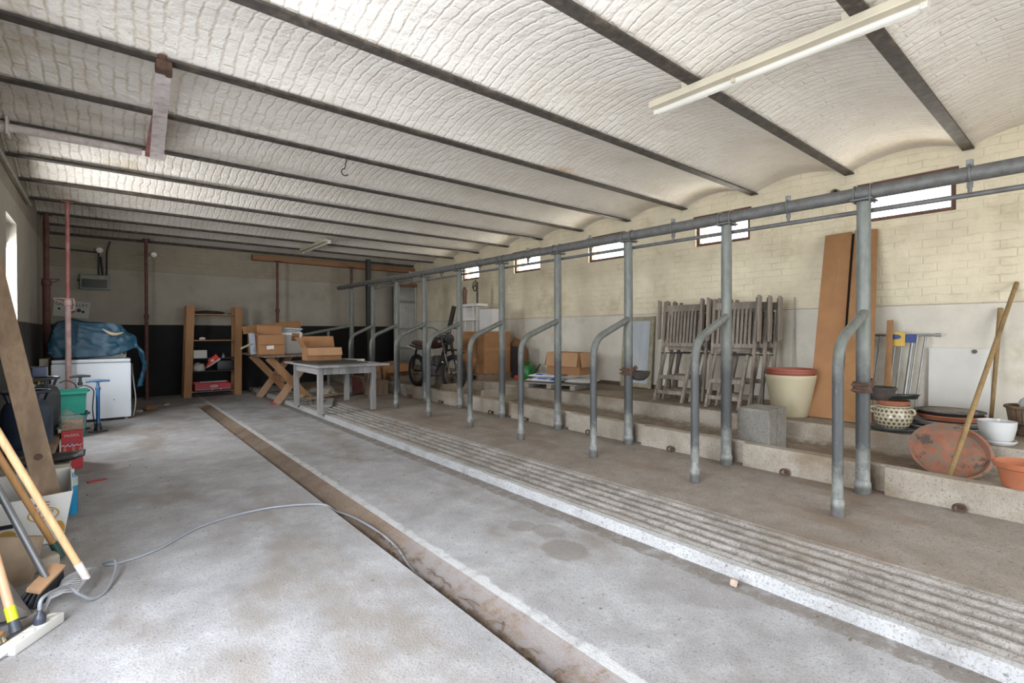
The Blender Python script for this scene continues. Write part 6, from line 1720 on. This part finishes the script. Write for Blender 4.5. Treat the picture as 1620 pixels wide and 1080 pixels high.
MB().tube(fillet([(wc[0] - 0.02, wc[1] + 0.10, LG + 0.22), (wc[0] - 0.02, wc[1] + 0.08, LG + 0.32), (wc[0] - 0.01, wc[1] - 0.09, LG + 0.32), (wc[0], wc[1] - 0.11, LG + 0.20)], 0.06), 0.014, 10).build('handle', CANG, r, smooth=True)
MB().tube([(wc[0], wc[1] - 0.10, LG + 0.06), (wc[0] + 0.02, wc[1] - 0.22, LG + 0.17), (wc[0] + 0.02, wc[1] - 0.32, LG + 0.29)], [0.022, 0.016, 0.012], 12).build('spout', M('dark green spout', (0.02, 0.06, 0.035), 0.45, 0, 0.1, 7, 0), r, smooth=True)

# --- glazed frame leaning on the wall
OLIVE = M('olive-grey old paint', (0.31, 0.28, 0.19), 0.75, 0, 0.18, 14, 0.15, 50, dirt=(0.16, 0.13, 0.09), dirt_amt=0.5)
r = thing('glazed_frame', (6.44, 4.72, LG), 'old glazed wooden frame leaning on the wall, left of the folded chairs', 'window frame')
def fx(z): return 6.38 + 0.10 * (z - LG) / 1.1
for (y0_, y1_, zz) in ((4.44, 5.01, 0.45), (4.44, 5.01, 1.475)):
    MB().bar((fx(zz), y0_, zz), (fx(zz), y1_, zz), 0.03, 0.065, bev=0.004).build('rail', OLIVE, r)
for y in (4.475, 4.975): MB().bar((fx(0.41), y, 0.41), (fx(1.51), y, 1.51), 0.068, 0.03, up=(1, 0, 0), bev=0.004).build('stile', OLIVE, r)
t = NT('old silvered pane')
st = t.noise(9, 5, 0.6, stretch=(1, 1, 0.12))
PANE = t.done(t.ramp(st, [(0.35, (0.46, 0.51, 0.54)), (0.7, (0.62, 0.66, 0.69))]), 0.12, 0.25)
MB().bar((fx(0.47), 4.725, 0.47), (fx(1.45), 4.725, 1.45), 0.44, 0.006, up=(1, 0, 0)).build('pane', PANE, r)
# pipe stubs high on the right wall
for (y, z, s) in ((2.045, 2.86, 'above the nearest two windows'), (4.30, 2.83, 'above the third window'), (8.45, 2.84, 'between the fourth and fifth windows')):
    rot = Vector((-1, 0, 0)).to_track_quat('Z', 'Y').to_matrix()
    tag(MB().lathe([(0.045, -0.02), (0.045, 0.05), (0.034, 0.05), (0.030, 0.0), (0.001, 0.0)], (XR, y, z), 20, rot).build('pipe_stub', M('grey stub', (0.17, 0.15, 0.12), 0.8, 0.1, 0.3, 14, 0.1), smooth=True), 'short capped pipe stub high on the cream wall, ' + s, 'pipe', 'wall pipe stubs')
# stones and crumbs lying on the concrete
tag(MB().box((2.42, 1.20, 0.018), (0.045, 0.035, 0.035), Euler((0.2, 0.3, 0.5)), 0.010).build('stone_chip', M('pinkish stone', (0.36, 0.27, 0.22), 0.9, 0, 0.15, 20, 0.2)), 'small pinkish stone lying against the white kerb edge', 'stone')
random.seed(77)
mb = MB()
for i in range(420):
    if i < 190: x, z = 2.49 - abs(random.gauss(0, 0.06)), 0.0
    elif i < 300: x, z = random.uniform(1.5, 2.45), 0.0
    elif i < 340: x, z = random.uniform(-0.3, 1.2), 0.0
    else: x, z = random.uniform(3.15, 4.2), 0.0
    y = random.uniform(0.2, 7.0) if i < 300 else random.uniform(0.6, 6.5)
    if x > 3.1: z = 0.074 + (x - XR1) / (XT + 0.15 - XR1) * 0.041
    s = random.uniform(0.0025, 0.008)
    mb.box((x, y, z + s * 0.3), (s * 1.6, s, s * 0.7), Euler((random.random(), random.random(), random.random() * 3)))
tag(mb.build('floor_grit', M('grit', (0.16, 0.13, 0.10), 0.95, 0, 0.6, 50, 0), origin=(0, 0, 0)), 'loose grit and crumbs scattered over the concrete', 'grit', kind='stuff')
